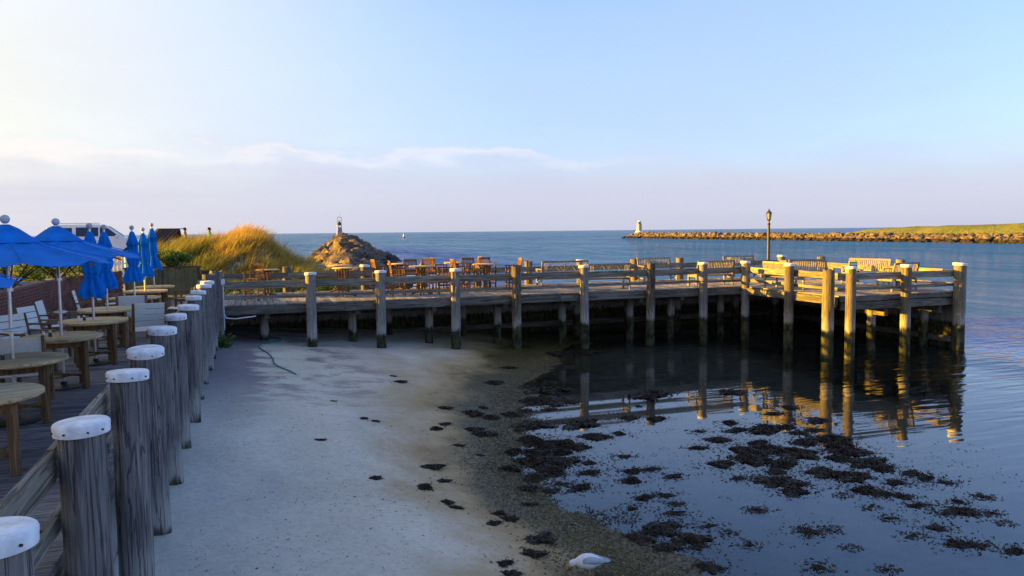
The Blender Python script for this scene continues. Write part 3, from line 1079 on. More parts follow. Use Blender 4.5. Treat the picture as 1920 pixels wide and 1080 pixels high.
def rails(root, pts, off, zs, name='rail'):
    """one board per bay at each height"""
    for a, c in zip(pts, pts[1:]):
        a2, c2 = Vector((a[0] + off[0], a[1] + off[1])), Vector((c[0] + off[0], c[1] + off[1]))
        d = c2 - a2
        along_x = abs(d.x) > abs(d.y)
        for z, h in zs:
            L = d.length - .012
            bb = MB().box((0, 0, 0), (L, .055, h) if along_x else (.055, L, h), None, .006)
            o = bb.build(name, M['rail_x' if along_x else 'rail_y'], root, ((a2.x + c2.x) / 2, (a2.y + c2.y) / 2, z + rp.uniform(-.012, .012)))
            an = math.atan2(d.y, d.x) if along_x else math.atan2(-d.x, d.y)
            o.rotation_euler = (0, rp.uniform(-.005, .005) if along_x else 0, an)


ZS = ((2.56, .21), (2.17, .10))
r1 = thing('deck_railing', 'two-board weathered railing behind the capped pilings of the dining deck', 'railing')
rails(r1, [(-1.07, 2.2)] + [(-1.07, v) for v in left_v] + [(-1.07, 23.2), (-1.07, 24.6)], (-.215, 0), ((2.58, .21), (2.19, .12)))
r2 = thing('pier_railing', 'grey two-board railing along the landward front of the pier', 'railing')
rails(r2, [(-.95, 24.5)] + [(u, 24.5) for u in front_u], (0, .20), ZS)
r3 = thing('pier_railing', 'golden lit railing on the inner side of the pier head', 'railing')
rails(r3, [(17.42, 24.45), (17.42, 21.92), (17.35, 19.6)], (.20, 0), ZS)
r4 = thing('pier_railing', 'shaded railing along the near edge of the pier head', 'railing')
rails(r4, [(17.45, 19.4), (19.93, 19.4), (22.2, 19.4)], (0, .22), ZS)
r5 = thing('pier_railing', 'railing along the seaward side of the pier behind the benches', 'railing')
rails(r5, [(-.9, 29.42)] + [(u, 29.42) for u in back_u], (0, -.19), ZS)
r6 = thing('pier_railing', 'sunlit outer railing at the right end of the pier', 'railing')
rails(r6, [(22.75, 29.4), (22.75, 26.6), (22.75, 24.7), (22.75, 22.4), (22.45, 19.5)], (-.2, 0), ZS)

# ------------------------------------------------------------------ furniture
def make_dining_table(label, u, v):
    t = thing('dining_table', label, 'table', (u, v, DECK), 0, 'round tables on the dining deck')
    R = .52
    b = MB(); b.lathe([(R - .03, -.05), (R - .02, -.03)], 32)
    top = b.build('tabletop', M['tabletop'], t, (0, 0, .74), rp.uniform(-.5, .5))
    nb_ = 7
    for q in range(nb_):                                   # boards cut to a round outline
        y0, y1 = -R + 2 * R * q / nb_ + .0025, -R + 2 * R * (q + 1) / nb_ - .0025
        y0, y1 = max(y0, -R + .004), min(y1, R - .004)
        pb = MB(); m_ = 8
        ys = [y0 + (y1 - y0) * i / m_ for i in range(m_ + 1)]
        ring = [(math.sqrt(max(0, R * R - y * y)), y) for y in ys] + [(-math.sqrt(max(0, R * R - y * y)), y) for y in ys[::-1]]
        n_ = len(ring)
        dz = rp.uniform(-.0015, .0015)
        pb.v = [(x, y, -.034) for x, y in ring] + [(x, y, -.005 + dz) for x, y in ring] + [(x * .992, y * .992, dz) for x, y in ring]
        pb.f = [tuple(range(n_))[::-1], tuple(range(2 * n_, 3 * n_))]
        for lv in (0, 1):
            for i in range(n_): pb.f.append((lv * n_ + i, lv * n_ + (i + 1) % n_, (lv + 1) * n_ + (i + 1) % n_, (lv + 1) * n_ + i))
        pb.build('plank', M['tabletop'], top)
    for a in range(4):
        an = PI / 4 + a * PI / 2 + .25
        MB().box((0, 0, .345), (.075, .075, .69), None, .008).build('leg', M['chairwood'], t, (.36 * math.cos(an), .36 * math.sin(an), 0), an)
    bb = MB()
    for a in range(4):
        an = PI / 4 + a * PI / 2 + .25; a2 = an + PI / 2
        bb = MB().beam((.35 * math.cos(an), .35 * math.sin(an), .64), (.35 * math.cos(a2), .35 * math.sin(a2), .64), .03, .09)
        bb.build('apron', M['chairwood'], t)
    for q in (0, 1):
        an = PI / 4 + q * PI / 2 + .25
        MB().beam((-.35 * math.cos(an), -.35 * math.sin(an), .16 + .03 * q), (.35 * math.cos(an), .35 * math.sin(an), .16 + .03 * q), .05, .03).build('stretcher', M['chairwood'], t)
    return t


def make_dining_chair(label, u, v, rz, solid=False):
    """faces local +Y"""
    t = thing('dining_chair', label, 'chair', (u, v, DECK), rz, 'white sling chairs on the dining deck')
    w = .27
    wd = M['chairwood']
    for s in (-1, 1):
        MB().beam((s * w, .24, 0), (s * w, .22, .64), .045, .05, .004).build('leg', wd, t)
        MB().tube([(s * w, -.27, 0), (s * w, -.24, .42), (s * w, -.36, .92)], [.028, .028, .024], 6).build('leg', wd, t)
        MB().box((s * w, -.02, .65), (.055, .56, .03), None, .006).build('armrest', wd, t)
        MB().box((s * w, -.01, .40), (.03, .46, .05)).build('seat_rail', wd, t)
    MB().box((0, .22, .40), (.5, .03, .05)).build('front_rail', wd, t)
    for k in range(4):
        MB().box((0, .17 - k * .115, .435 - .008 * k), (.5, .108, .014), None, .004).build('seat_slat', M['sling'], t)
    if solid:
        R = Matrix.Rotation(-math.radians(13.5), 3, 'X') if False else Matrix.Rotation(math.radians(13.5), 3, 'X')
        MB().box((0, -.30, .70), (.5, .012, .42), R, .003).build('back_sling', M['sling'], t)
    else:
        R = Matrix.Rotation(math.radians(13.5), 3, 'X')
        for k in range(4):
            z = .545 + k * .108
            MB().box((0, -.265 - (z - .54) * .24, z), (.5, .014, .1), R, .003).build('back_slat', M['sling'], t)
    return t


def open_umbrella(label, u, v, rz, R=1.08, apex=2.28, rim=1.86):
    t = thing('open_umbrella', label, 'umbrella', (u, v, DECK), rz, 'open blue umbrellas')
    MB().lathe([(.25, 0), (.25, .02), (.05, .05), (.035, .09)], 18).build('base', M['darkmetal'], t)
    MB().tube([(0, 0, .05), (0, 0, apex - .02)], .021, 12).build('pole', M['metal'], t, smooth=True)
    MB().lathe([(.06, 1.06), (.085, 1.07), (.085, 1.085), (.03, 1.10)], 18).build('tray', M['white'], t)
    n = 8
    rings = [.22, .4, .6, .8, 1.0]
    b = MB()
    for q in rings:
        for k in range(n * 4):
            a = 2 * PI * k / (n * 4)
            f = k % 4
            sag = {0: 0, 1: .75, 2: 1, 3: .75}[f]
            corner = math.cos(PI / n) / math.cos(((a + PI / n) % (2 * PI / n)) - PI / n)
            r = q * R * corner / math.cos(PI / n) * math.cos(PI / n)
            z = rim + (apex - .09 - rim) * (1 - q) - .05 * sag * q - .02 * math.sin(PI * q)
            b.v.append((r * math.cos(a), r * math.sin(a), z))
    m = n * 4
    for i in range(len(rings) - 1):
        for k in range(m):
            k2 = (k + 1) % m
            b.f.append((i * m + k, i * m + k2, (i + 1) * m + k2, (i + 1) * m + k))
    o = b.build('canopy', M['canvas'], t, smooth=False)
    sol = o.modifiers.new('thick', 'SOLIDIFY'); sol.thickness = .006
    for k in range(n):
        a = 2 * PI * k / n
        MB().tube([(q * R * math.cos(a), q * R * math.sin(a), rim + (apex - .09 - rim) * (1 - q) - .02 * math.sin(PI * q) + .004) for q in rings], .006, 5).build('seam', M['canvas'], o)
    b = MB()
    for q, z in ((.03, apex), (.12, apex - .05), (.32, apex - .21)):
        for k in range(m):
            a = 2 * PI * k / m
            corner = math.cos(PI / n) / math.cos(((a + PI / n) % (2 * PI / n)) - PI / n)
            b.v.append((q * R * corner * math.cos(a), q * R * corner * math.sin(a), z))
    for i in range(2):
        for k in range(m):
            k2 = (k + 1) % m
            b.f.append((i * m + k, i * m + k2, (i + 1) * m + k2, (i + 1) * m + k))
    b.f.append(tuple(range(m)))
    vt = b.build('vent_flap', M['canvas'], o); vt.modifiers.new('thick', 'SOLIDIFY').thickness = .006
    for k in range(n):
        a = 2 * PI * k / n
        MB().tube([(.05 * math.cos(a), .05 * math.sin(a), apex - .20), (R * .97 * math.cos(a), R * .97 * math.sin(a), rim - .05)], .009, 6).build('rib', M['chairwood'], t)
        MB().tube([(.04 * math.cos(a), .04 * math.sin(a), rim - .3), (R * .5 * math.cos(a), R * .5 * math.sin(a), rim + .13)], .008, 6).build('strut', M['chairwood'], t)
    MB().lathe([(.045, rim - .34), (.045, rim - .26)], 12).build('hub', M['metal'], t)
    b = MB(); b.lathe([(.018, -.05), (.036, -.037), (.049, -.012), (.051, .008), (.041, .033), (.02, .048), (.004, .051)], 16)
    b.build('finial', M['ball'], t, (0, 0, apex + .06), smooth=True)
    return t


def folded_umbrella(label, u, v, seed, top=2.30, bot=1.10, tie=.45):
    rnd = random.Random(seed)
    t = thing('folded_umbrella', label, 'umbrella', (u, v, DECK), rnd.random() * 6, 'folded blue umbrellas')
    MB().lathe([(.25, 0), (.25, .02), (.05, .05), (.035, .09)], 18).build('base', M['darkmetal'], t)
    MB().tube([(0, 0, .05), (0, 0, top)], .021, 12).build('pole', M['metal'], t, smooth=True)
    n = 48
    b = MB()
    o_ = rnd.random() * 30
    L = top - bot
    prof = [(0, .035), (.05, .055), (.15, .085), (.27, .118), (.275, .095), (.4, .10), (.55, .118), (.64, .112), (.69, .088), (.74, .105), (.82, .14), (.9, .165), (.96, .175), (1.0, .165)]
    folds = 8
    for i, (f, r) in enumerate(prof):
        z = top - .06 - (L - .06) * f
        dp = .10 + .22 * min(1, f * 1.2)
        if .62 < f < .74: dp = .12
        for k in range(n):
            a = 2 * PI * k / n
            q = 1 + dp * math.sin(folds * a + 1.1 * mnoise.noise((f * 3, o_, 0)) + .6) + .18 * mnoise.noise((math.cos(a) * 1.5 + o_, math.sin(a) * 1.5, f * 4))
            zz = z + (.03 * math.sin(folds * a * .5 + o_) + .03 * mnoise.noise((a * 2, o_, 5)) if f > .93 else 0)
            b.v.append((r * q * math.cos(a + f * .5), r * q * math.sin(a + f * .5), zz))
    for i in range(len(prof) - 1):
        for k in range(n):
            k2 = (k + 1) % n
            b.f.append((i * n + k, (i + 1) * n + k, (i + 1) * n + k2, i * n + k2))
    b.f.append(tuple(range(n)))
    me = b.mesh('canopy', M['canvas'])
    me.polygons.foreach_set('use_smooth', [True] * len(me.polygons))
    co = inst('canopy', me, t)
    MB().lathe([(.095, -.012), (.10, 0), (.095, .012)], 20).build('tie_strap', M['canvas'], co, (0, 0, top - .06 - (L - .06) * .69))
    b = MB(); b.lathe([(.018, -.05), (.036, -.037), (.049, -.012), (.051, .008), (.041, .033), (.02, .048), (.004, .051)], 16)
    b.build('finial', M['ball'], t, (0, 0, top + .03), smooth=True)
    return t


def shakers(u, v, where):
    for k, (mat, nm) in enumerate((('white', 'white salt shaker'), ('shaker_black', 'black pepper shaker'))):
        t = thing('shaker', f'{nm} on the {where}', 'shaker', (u + .07 * k - .2, v - .10 + .05 * k, DECK + .741))
        MB().lathe([(.022, 0), (.024, .01), (.019, .06)], 10).build('body', M[mat], t)
        MB().lathe([(.02, .06), (.02, .075), (.008, .085)], 10).build('lid', M['metal'], t)


TAB = [(-2.36, 8.05, 'nearest round table, cut by the left picture edge'), (-2.58, 10.2, 'round table under the front open umbrella'), (-2.55, 12.3, 'round table under the second open umbrella'),
       (-2.5, 14.4, 'round table under the nearest folded umbrella'), (-2.62, 16.5, 'round table under the second folded umbrella'), (-2.5, 19.3, 'round table under the middle folded umbrella'),
       (-2.53, 21.45, 'round table under the fourth folded umbrella'), (-2.5, 23.1, 'round table under the farthest folded umbrella')]
for u, v, l in TAB: make_dining_table('pale wooden ' + l, u, v)
for k in (1, 2, 3): shakers(TAB[k][0], TAB[k][1], TAB[k][2])
open_umbrella('open blue umbrella lowest and nearest, cut by the left picture edge', -3.15, 8.55, .1, 1.08, 2.14, 1.72)
open_umbrella('large open blue umbrella with grey ball finial, second canopy from the left', -2.62, 10.2, .38)
open_umbrella('open blue umbrella nearest the folded ones, white van behind its finial', -2.55, 12.3, .2, 1.1)
open_umbrella('open blue umbrella in the rear row, mostly beyond the left picture edge', -3.75, 11.0, .3, 1.15)
FU = ['nearest folded blue umbrella, right under the open canopies', 'second folded blue umbrella from the viewer', 'middle folded blue umbrella of the five',
      'fourth folded blue umbrella from the viewer', 'farthest and tallest looking folded blue umbrella by the planter']
for k, (top, bot) in enumerate([(2.27, 1.12), (2.27, 1.14), (2.28, 1.1), (2.25, 1.1), (2.38, 1.22)]):
    folded_umbrella(FU[k], TAB[3 + k][0], TAB[3 + k][1], 40 + k, top, bot)
CH = [(-3.4, 8.6, -1.3, 1, 'white sling chair at the nearest round table, at the left picture edge'),
      (-3.45, 10.35, -1.5, 0, 'white slatted chair left of the table under the front umbrella'),
      (-2.75, 11.15, 0.1, 1, 'white sling chair with plain back between the two front tables'),
      (-3.5, 12.6, -1.7, 1, 'white sling chair against the brick wall by the second table'),
      (-3.32, 13.75, -2.2, 0, 'white slatted chair facing the camera before the curved brick wall'),
      (-1.82, 15.55, .25, 0, 'big white slatted chair turned away, beside the pilings'),
      (-3.4, 15.3, -1.9, 0, 'white slatted chair behind the nearest folded umbrella'),
      (-3.5, 16.8, -1.6, 1, 'white sling chair left of the second folded umbrella'),
      (-2.35, 17.75, .1, 1, 'white sling chair turned away from the camera below the middle folded umbrella'),
      (-3.4, 19.4, -1.5, 0, 'white chair left of the middle folded umbrella'),
      (-3.35, 21.6, -1.6, 1, 'white chair left of the fourth folded umbrella'),
      (-1.62, 19.6, 1.5, 1, 'white sling chair with its back to the pilings'),
      (-1.62, 22.4, 1.4, 1, 'white chair behind the farthest pilings, showing its pale back')]
for u, v, a, s, l in CH: make_dining_chair(l, u, v, a, bool(s))


def pub_table(label, u, v, h=.99, R=.44):
    t = thing('pub_table', label, 'table', (u, v, DECK), rp.random(), 'teak pub tables on the pier')
    MB().lathe([(R - .02, -.035), (R, -.03), (R, -.006), (R - .01, 0), (.02, .001)], 28).build('tabletop', M['tabletop'], t, (0, 0, h), smooth=True)
    for k in range(4):
        a = PI / 4 + k * PI / 2
        MB().box((0, 0, .5), (.05, .05, .88), None, .005).build('column_post', M['teak_z'], t, (.095 * math.cos(a), .095 * math.sin(a), .02), a)
    for k in range(2):
        a = PI / 4 + k * PI / 2
        bb = MB(); c, s = math.cos(a), math.sin(a)
        bb.tube([(-.36 * c, -.36 * s, .03), (-.2 * c, -.2 * s, .09), (0, 0, .11 + .002 * k), (.2 * c, .2 * s, .09), (.36 * c, .36 * s, .03)], [.03, .035, .04, .035, .03], 6)
        bb.build('foot', M['teak_y'], t)
    MB().box((0, 0, h - .06), (.5, .07, .05)).build('top_bearer', M['teak_z'], t)
    return t


def bar_chair(label, u, v, rz):
    t = thing('bar_chair', label, 'chair', (u, v, DECK), rz, 'teak bar chairs on the pier')
    w = .22; z0 = .70
    for s in (-1, 1):
        MB().box((s * w, .2, .45), (.045, .045, .90), None, .005).build('leg', M['teak_z'], t)
        MB().tube([(s * w, -.22, 0), (s * w, -.2, .7), (s * w, -.29, 1.17)], [.026, .026, .022], 6).build('leg', M['teak_z'], t)
        MB().box((s * w, -.01, .915), (.055, .50, .028), None, .005).build('armrest', M['teak_y'], t)
        MB().box((s * w, 0, .3), (.025, .4, .035)).build('stretcher', M['teak_y'], t)
    MB().box((0, .2, .24), (.42, .025, .04)).build('footrest', M['teak_z'], t)
    for k in range(5): MB().box((0, .18 - k * .09, z0), (.46, .08, .022), None, .003).build('seat_slat', M['teak_z'], t)
    R = Matrix.Rotation(math.radians(11), 3, 'X')
    MB().box((0, -.285, 1.14), (.46, .028, .085), R, .005).build('top_rail', M['teak_z'], t)
    MB().box((0, -.215, .78), (.42, .025, .05), R).build('back_rail', M['teak_z'], t)
    for k in range(7): MB().box((-.165 + k * .055, -.25, .95), (.03, .014, .33), R).build('back_slat', M['teak_z'], t)
    return t


pub_table('teak pub table standing alone at the left of the pier', 3.0, 26.2)
pub_table('teak pub table behind the lone one, by the seaward rail', 3.05, 28.3)
pub_table('teak pub table among bar chairs in the left chair cluster', 5.55, 26.0)
pub_table('teak pub table in the right chair cluster on the pier', 8.0, 26.45, .99, .5)
pub_table('teak pub table at the back between the two chair clusters', 7.35, 28.3)
pub_table('teak pub table behind the left chair cluster', 5.25, 28.5)
for k, (u, v, a, l) in enumerate([
        (4.75, 26.1, -1.6, 'bar chair at the left of the left cluster, orange side to the sun'),
        (5.35, 26.95, 3.0, 'dark bar chair facing the camera behind the left cluster table'),
        (6.35, 26.05, 1.45, 'bar chair at the right of the left cluster'),
        (5.95, 27.3, 2.6, 'bar chair half turned behind the left cluster'),
        (4.45, 27.9, -1.4, 'bar chair by the seaward rail behind the left cluster'),
        (7.05, 26.5, -1.5, 'bright orange bar chair at the left of the right cluster'),
        (7.55, 27.3, 2.9, 'dark slatted bar chair facing the camera behind the right cluster'),
        (8.35, 27.45, 3.3, 'bar chair at the back right of the right cluster'),
        (8.95, 26.3, 1.5, 'yellow lit bar chair at the right of the right cluster'),
        (6.7, 28.2, -1.5, 'bar chair by the seaward rail left of the back table'),
        (8.05, 28.4, 1.6, 'bar chair by the seaward rail right of the back table')]):
    bar_chair(l, u, v, a)
bar_chair('weathered bar chair alone near the corner of the two decks', .1, 26.2, 2.7)
pub_table('pub table beside the lone chair near the corner of the decks', .55, 27.2, .95, .4)


def bench(label, u, v, rz, L=1.5, style='slat'):
    """faces local +Y"""
    t = thing('park_bench', label, 'bench', (u, v, DECK), rz, 'slatted benches on the pier')
    m = M['bench']; h = L / 2
    for s in (-1, 1):
        MB().box((s * (h - .03), .25, .31), (.06, .06, .62), None, .006).build('leg', m, t)
        MB().tube([(s * (h - .03), -.27, 0), (s * (h - .03), -.25, .45), (s * (h - .03), -.36, .95)], [.035, .035, .03], 6).build('leg', m, t)
        arm = MB().box((s * (h - .03), -.02, .635), (.075, .60, .03), None, .006).build('armrest', m, t)
        for k in range(3): MB().box((s * (h - .03), .12 - k * .12, .54), (.022, .022, .17)).build('arm_slat', m, arm)
        MB().box((s * (h - .03), 0, .46), (.03, .46, .025)).build('arm_rail', m, arm)
        MB().box((s * (h - .03), 0, .12), (.03, .48, .04)).build('stretcher', m, t)
        MB().box((s * (h - .03), 0, .385), (.045, .48, .07)).build('side_rail', m, t)
    for k in range(6): MB().box((0, .24 - k * .09, .43 - .003 * k), (L - .13, .075, .022), None, .003).build('seat_slat', m, t)
    MB().box((0, .275, .385), (L - .12, .025, .07)).build('front_rail', m, t)
    R = Matrix.Rotation(math.radians(12), 3, 'X')
    MB().box((0, -.355, .93), (L - .06, .035, .07), R, .005).build('top_rail', m, t)
    MB().box((0, -.268, .52), (L - .08, .03, .05), R).build('lower_rail', m, t)
    if style == 'slat':
        n = int(L / .075)
        for k in range(n): MB().box((-h + .075 + k * (L - .15) / (n - 1), -.311, .725), (.042, .014, .37), R, .0).build('back_slat', m, t)
    else:
        P = lambda x, z: (x, -.311 - (z - .725) * .213, z)
        for s in (-1, 1):
            for k in range(4):
                x = s * (h - .09 - k * .055)
                MB().beam(P(x, .54), P(x, .90), .016, .016).build('back_slat', m, t)
        w = (L - .62) / 2
        for q in range(2):
            x0 = -w + q * w
            for (a, c) in (((0, .54), (.5, .9)), ((.5, .9), (1, .54)), ((0, .78), (.28, .9)), ((1, .78), (.72, .9)), ((.28, .54), (.5, .72)), ((.72, .54), (.5, .72))):
                MB().beam(P(x0 + a[0] * w, a[1]), P(x0 + c[0] * w, c[1]), .02, .022).build('lattice_bar', m, t)
        MB().beam(P(0, .54), P(0, .9), .03, .016).build('back_slat', m, t)
    return t


bench('grey bench with lattice back, set against the seaward rail', 11.75, 28.5, 0, 2.0, 'lattice')
bench('grey lattice backed bench close to the front rail, left of the split piling', 12.15, 25.35, 0, 1.75, 'lattice')
bench('pale slatted bench against the seaward rail behind the split piling', 16.2, 28.75, PI, 1.6)
bench('pale slatted bench against the seaward rail left of the lamp post', 20.4, 28.75, PI, 1.6)
bench('dark slatted bench near the front rail, facing the sea', 16.65, 25.5, .05, 1.7)
bench('orange lit bench with its back to the inner rail of the pier head', 18.05, 23.0, -PI / 2, 1.5)
bench('pale slatted bench facing the camera in the middle of the pier head', 20.0, 23.9, PI - .25, 1.5)
bench('sunlit slatted bench along the outer rail of the pier head', 22.05, 23.4, PI / 2 + .4, 1.6)
bench('shaded slatted bench near the outer corner of the pier head, back to the camera', 20.75, 20.6, .25, 1.5)

# lamp post
t = thing('lamp_post', 'tall dark lamp post with glass lantern at the back of the pier', 'lamp post', (21.6, 28.6, DECK))
MB().lathe([(.26, 0), (.26, .06), (.2, .1), (.17, .3), (.1, .42), (.075, .5)], 16).build('base', M['bronze'], t, smooth=True)
MB().lathe([(.07, .5), (.055, 2.3), (.075, 2.32), (.075, 2.36), (.04, 2.38), (.035, 2.5)], 14).build('pole', M['bronze'], t, smooth=True)
lan = MB().lathe([(.045, 2.48), (.09, 2.52), (.095, 2.55)], 6).build('lantern', M['bronze'], t)
MB().lathe([(.08, 2.55), (.115, 2.80)], 6).build('glass', M['lampglass'], lan)
MB().lathe([(.14, 2.80), (.13, 2.83), (.05, 2.92), (.025, 2.96), (.015, 3.02)], 6).build('hood', M['bronze'], lan)
for k in range(6):
    a = k * PI / 3
    MB().tube([(.082 * math.cos(a), .082 * math.sin(a), 2.55), (.117 * math.cos(a), .117 * math.sin(a), 2.80)], .009, 5).build('glazing_bar', M['bronze'], lan)

# small green notice on the railing
t = thing('rail_sign', 'small green notice board above the capped piling of the pier head', 'sign', (17.95, 19.55, 2.86))
MB().box((0, 0, .09), (.32, .018, .15), None, .006).build('board', M['sign_green'], t)
MB().box((0, -.011, .095), (.24, .004, .05)).build('lettering_panel', M['white'], t)
MB().box((0, .012, -.03), (.04, .01, .3)).build('bracket', M['metal'], t)

# ------------------------------------------------------------------ left background: wall, planting, planter, fence
def leaf_cloud(n, sampler, size, rnd, mat, name, parent=None, tones=(0, 1)):
    V, Fc, T = [], [], []
    for i in range(n):
        p, tone = sampler(rnd)
        s = size * rnd.uniform(.6, 1.3)
        a = Vector((rnd.gauss(0, 1), rnd.gauss(0, 1), rnd.gauss(0, .7))).normalized()
        c = a.cross(Vector((rnd.gauss(0, 1), rnd.gauss(0, 1), rnd.gauss(0, 1)))).normalized()
        p = Vector(p); k = len(V)
        V += [tuple(p - a * s), tuple(p + c * s * .45), tuple(p + a * s), tuple(p - c * s * .45)]
        Fc.append((k, k + 1, k + 2, k + 3)); T += [max(0, min(1, tone + rnd.uniform(-.2, .2)))] * 4
    me = bpy.data.meshes.new(name); me.from_pydata(V, [], Fc); me.materials.append(mat)
    at = me.attributes.new('tone', 'FLOAT', 'POINT'); at.data.foreach_set('value', T)
    return inst(name, me, parent)


def shrub(label, c, r, h, n, size=.05, seed=0, flower=None, nf=0):
    rnd = random.Random(seed)
    t = thing('shrub', label, 'shrub', (c[0], c[1], c[2]))
    for k in range(4):
        a = rnd.random() * 6.3
        MB().tube([(0, 0, -.1), (.3 * r * math.cos(a), .3 * r * math.sin(a), h * .4), (.6 * r * math.cos(a), .6 * r * math.sin(a), h * .75)], [.02, .014, .006], 5).build('stem', M['soil'], t)
    lobes = [(rnd.uniform(-.6, .6) * r, rnd.uniform(-.6, .6) * r, rnd.uniform(.35, .75) * h, rnd.uniform(.35, .6) * r) for _ in range(9)]

    def smp(q):
        lb = q.choice(lobes)
        d = Vector((q.gauss(0, 1), q.gauss(0, 1), q.gauss(0, 1))).normalized() * lb[3] * q.uniform(.6, 1.05)
        return (lb[0] + d.x, lb[1] + d.y, max(.02, lb[2] + d.z * .7)), .35 + .4 * q.random()
    leaf_cloud(n, smp, size, rnd, M['leaf'], 'leaves', t)
    for k in range(nf):
        lb = rnd.choice(lobes); d = Vector((rnd.gauss(0, 1), rnd.gauss(0, 1) - .6, abs(rnd.gauss(0, 1)))).normalized() * lb[3] * 1.05
        MB().lathe([(.005, -.02), (.04, 0), (.045, .015), (.01, .03)], 7).build('flower', M[flower], t, (lb[0] + d.x, lb[1] + d.y, lb[2] + d.z * .7))
    return t


wall = thing('brick_wall', 'low curved brick retaining wall left of the dining deck, shrubs on top', 'wall')


def wall_u(v): return -4.80 - .0 * v + (.9 * sst(v, 23.5, 27.8))


b = MB()
wv = frange(12.0, 27.6, .3)
for v in wv:
    for du, z in ((0, 1.9), (0, 2.93), (-.3, 2.93), (-.3, 1.9)): b.v.append((wall_u(v) + du - .012, v, z))
for i in range(len(wv) - 1):
    for k in range(3): b.f.append((i * 4 + k, i * 4 + k + 1, i * 4 + k + 5, i * 4 + k + 4))
b.f.append((0, 3, 2, 1)); e = (len(wv) - 1) * 4; b.f.append((e, e + 1, e + 2, e + 3))
b.build('mortar_core', M['mortar'], wall)
BK = [MB().box((0, 0, 0), (.05, .205, .062), None, .004).mesh('brick', M['brick']) for _ in range(1)]
rest = MB(); nb = 0
bricks = []
for c in range(14):
    v = 12.05 + (.11 if c % 2 else 0)
    while v < 27.5:
        bricks.append((v, 1.99 + c * .072)); v += .217
bricks.sort(key=lambda q: abs(q[0] - 19.2))
for v, z in bricks:
    a = -math.atan((wall_u(v + .05) - wall_u(v - .05)) / .1)
    if nb < 300:
        inst('brick', BK[0], wall, (wall_u(v) + rp.uniform(-.003, .004), v, z), a); nb += 1
    else: rest.box((wall_u(v), v, z), (.05, .205, .062), Matrix.Rotation(a, 3, 'Z'))
stuff(rest.build('far_bricks', M['brick'], wall))
MB().box((-4.99, 17.6, 2.955), (.36, 11.4, .045), None, .006).build('coping', M['mortar'], wall)
bed = MB(); bed.v = [(-5.1, 10, 2.85), (-5.1, 29.5, 2.85), (-14, 29.5, 2.9), (-14, 10, 2.9)]; bed.f = [(0, 1, 2, 3)]
bedm = grid_mesh('planting_bed', frange(-16, -5.05, .6), frange(8, 33, .6), lambda u, v: 2.86 + .06 * mnoise.noise((u, v, 0)) - 1.2 * sst(u, -5.0 + .9 * sst(v, 23.5, 27.8) - .2, -4), M['soil'])
struct(inst('planting_bed', bedm))
for k, (u, v, r, h, n, fl, nf, l) in enumerate([
        (-5.6, 19.2, .75, .42, 1500, 'orange', 6, 'low shrub with orange flowers on the wall at the left picture edge'),
        (-5.5, 21.6, .8, .55, 1800, 'orange', 8, 'shrub with orange blossoms behind the middle of the brick wall'),
        (-5.35, 24.0, .8, .62, 1800, None, 0, 'leafy green shrub behind the umbrella pole on the wall'),
        (-4.9, 26.4, .8, .6, 1600, None, 0, 'green shrub at the far end of the brick wall'),
        (-5.7, 17.2, .7, .3, 1200, 'red', 4, 'low shrub with red blooms on the wall, nearest the viewer')]):
    shrub(l, (u, v, 2.84), r, h, n, .05, 70 + k, fl, nf)

fence = thing('picket_fence', 'white picket fence behind the flower bed', 'fence')
PK = MB(); PK.box((0, 0, .36), (.075, .02, .72), None, .003); PK.box((0, 0, .74), (.053, .02, .053), Matrix.Rotation(PI / 4, 3, 'Y')); PKm = PK.mesh('picket', M['white'])
fp0, fp1 = Vector((-13.0, 30.6)), Vector((-4.6, 33.6))
nn = 66
ang = math.atan2(fp1.y - fp0.y, fp1.x - fp0.x)
for k in range(nn): inst('picket', PKm, fence, (*fp0.lerp(fp1, k / (nn - 1)), 2.42), ang)
for z in (2.62, 2.98):
    o = MB().box((0, .022, 0), ((fp1 - fp0).length, .03, .07)).build('fence_rail', M['white'], fence, (*((fp0 + fp1) / 2), z), ang)
for k in range(5): MB().box((0, .055, .4), (.09, .09, .95), None, .006).build('fence_post', M['white'], fence, (*fp0.lerp(fp1, k / 4), 2.4), ang)

pl = thing('wooden_planter', 'large olive panelled wooden planter box with dark rim at the end of the deck', 'planter', (-2.85, 29.35, DECK))
for k in range(2): MB().box((-.58 + k * 1.16, -.34, .5), (1.10, .03, .88), None, .006).build('panel', M['planter'], pl)
for s in (-1, 1):
    MB().box((s * 1.15, 0, .5), (.03, .66, .88), None, .006).build('panel', M['planter'], pl)
    MB().box((s * 1.15, -.345, .5), (.07, .06, .98), None, .006).build('corner_post', M['planter_cap'], pl)
MB().box((0, -.350, .5), (.06, .05, .94), None, .006).build('corner_post', M['planter_cap'], pl)
MB().box((0, .34, .5), (2.3, .03, .88)).build('panel', M['planter'], pl)
MB().box((0, -.33, 1.01), (2.44, .16, .05), None, .008).build('rim', M['planter_cap'], pl)
MB().box((0, .33, 1.01), (2.44, .14, .05), None, .008).build('rim', M['planter_cap'], pl)
for s in (-1, 1): MB().box((s * 1.15, 0, 1.008), (.14, .5, .05), None, .008).build('rim', M['planter_cap'], pl)
MB().box((0, 0, .9), (2.26, .62, .05)).build('soil_fill', M['soil'], pl)
shrub('dense light green shrub growing in the wooden planter, left half', (-3.45, 29.35, 2.85), .6, .72, 2400, .045, 81)
shrub('yellow green shrub growing in the wooden planter, right half', (-2.4, 29.4, 2.85), .6, .7, 2400, .045, 82)
pl2 = thing('wooden_planter', 'small dark slatted planter beside the olive planter box', 'planter', (-1.38, 29.7, DECK))
for k in range(5): MB().box((0, -.25, .1 + k * .17), (.55, .03, .14), None, .004).build('slat', M['planter_cap'], pl2)
for s in (-1, 1): MB().box((s * .26, 0, .45), (.03, .5, .86), None, .004).build('side_board', M['planter_cap'], pl2)
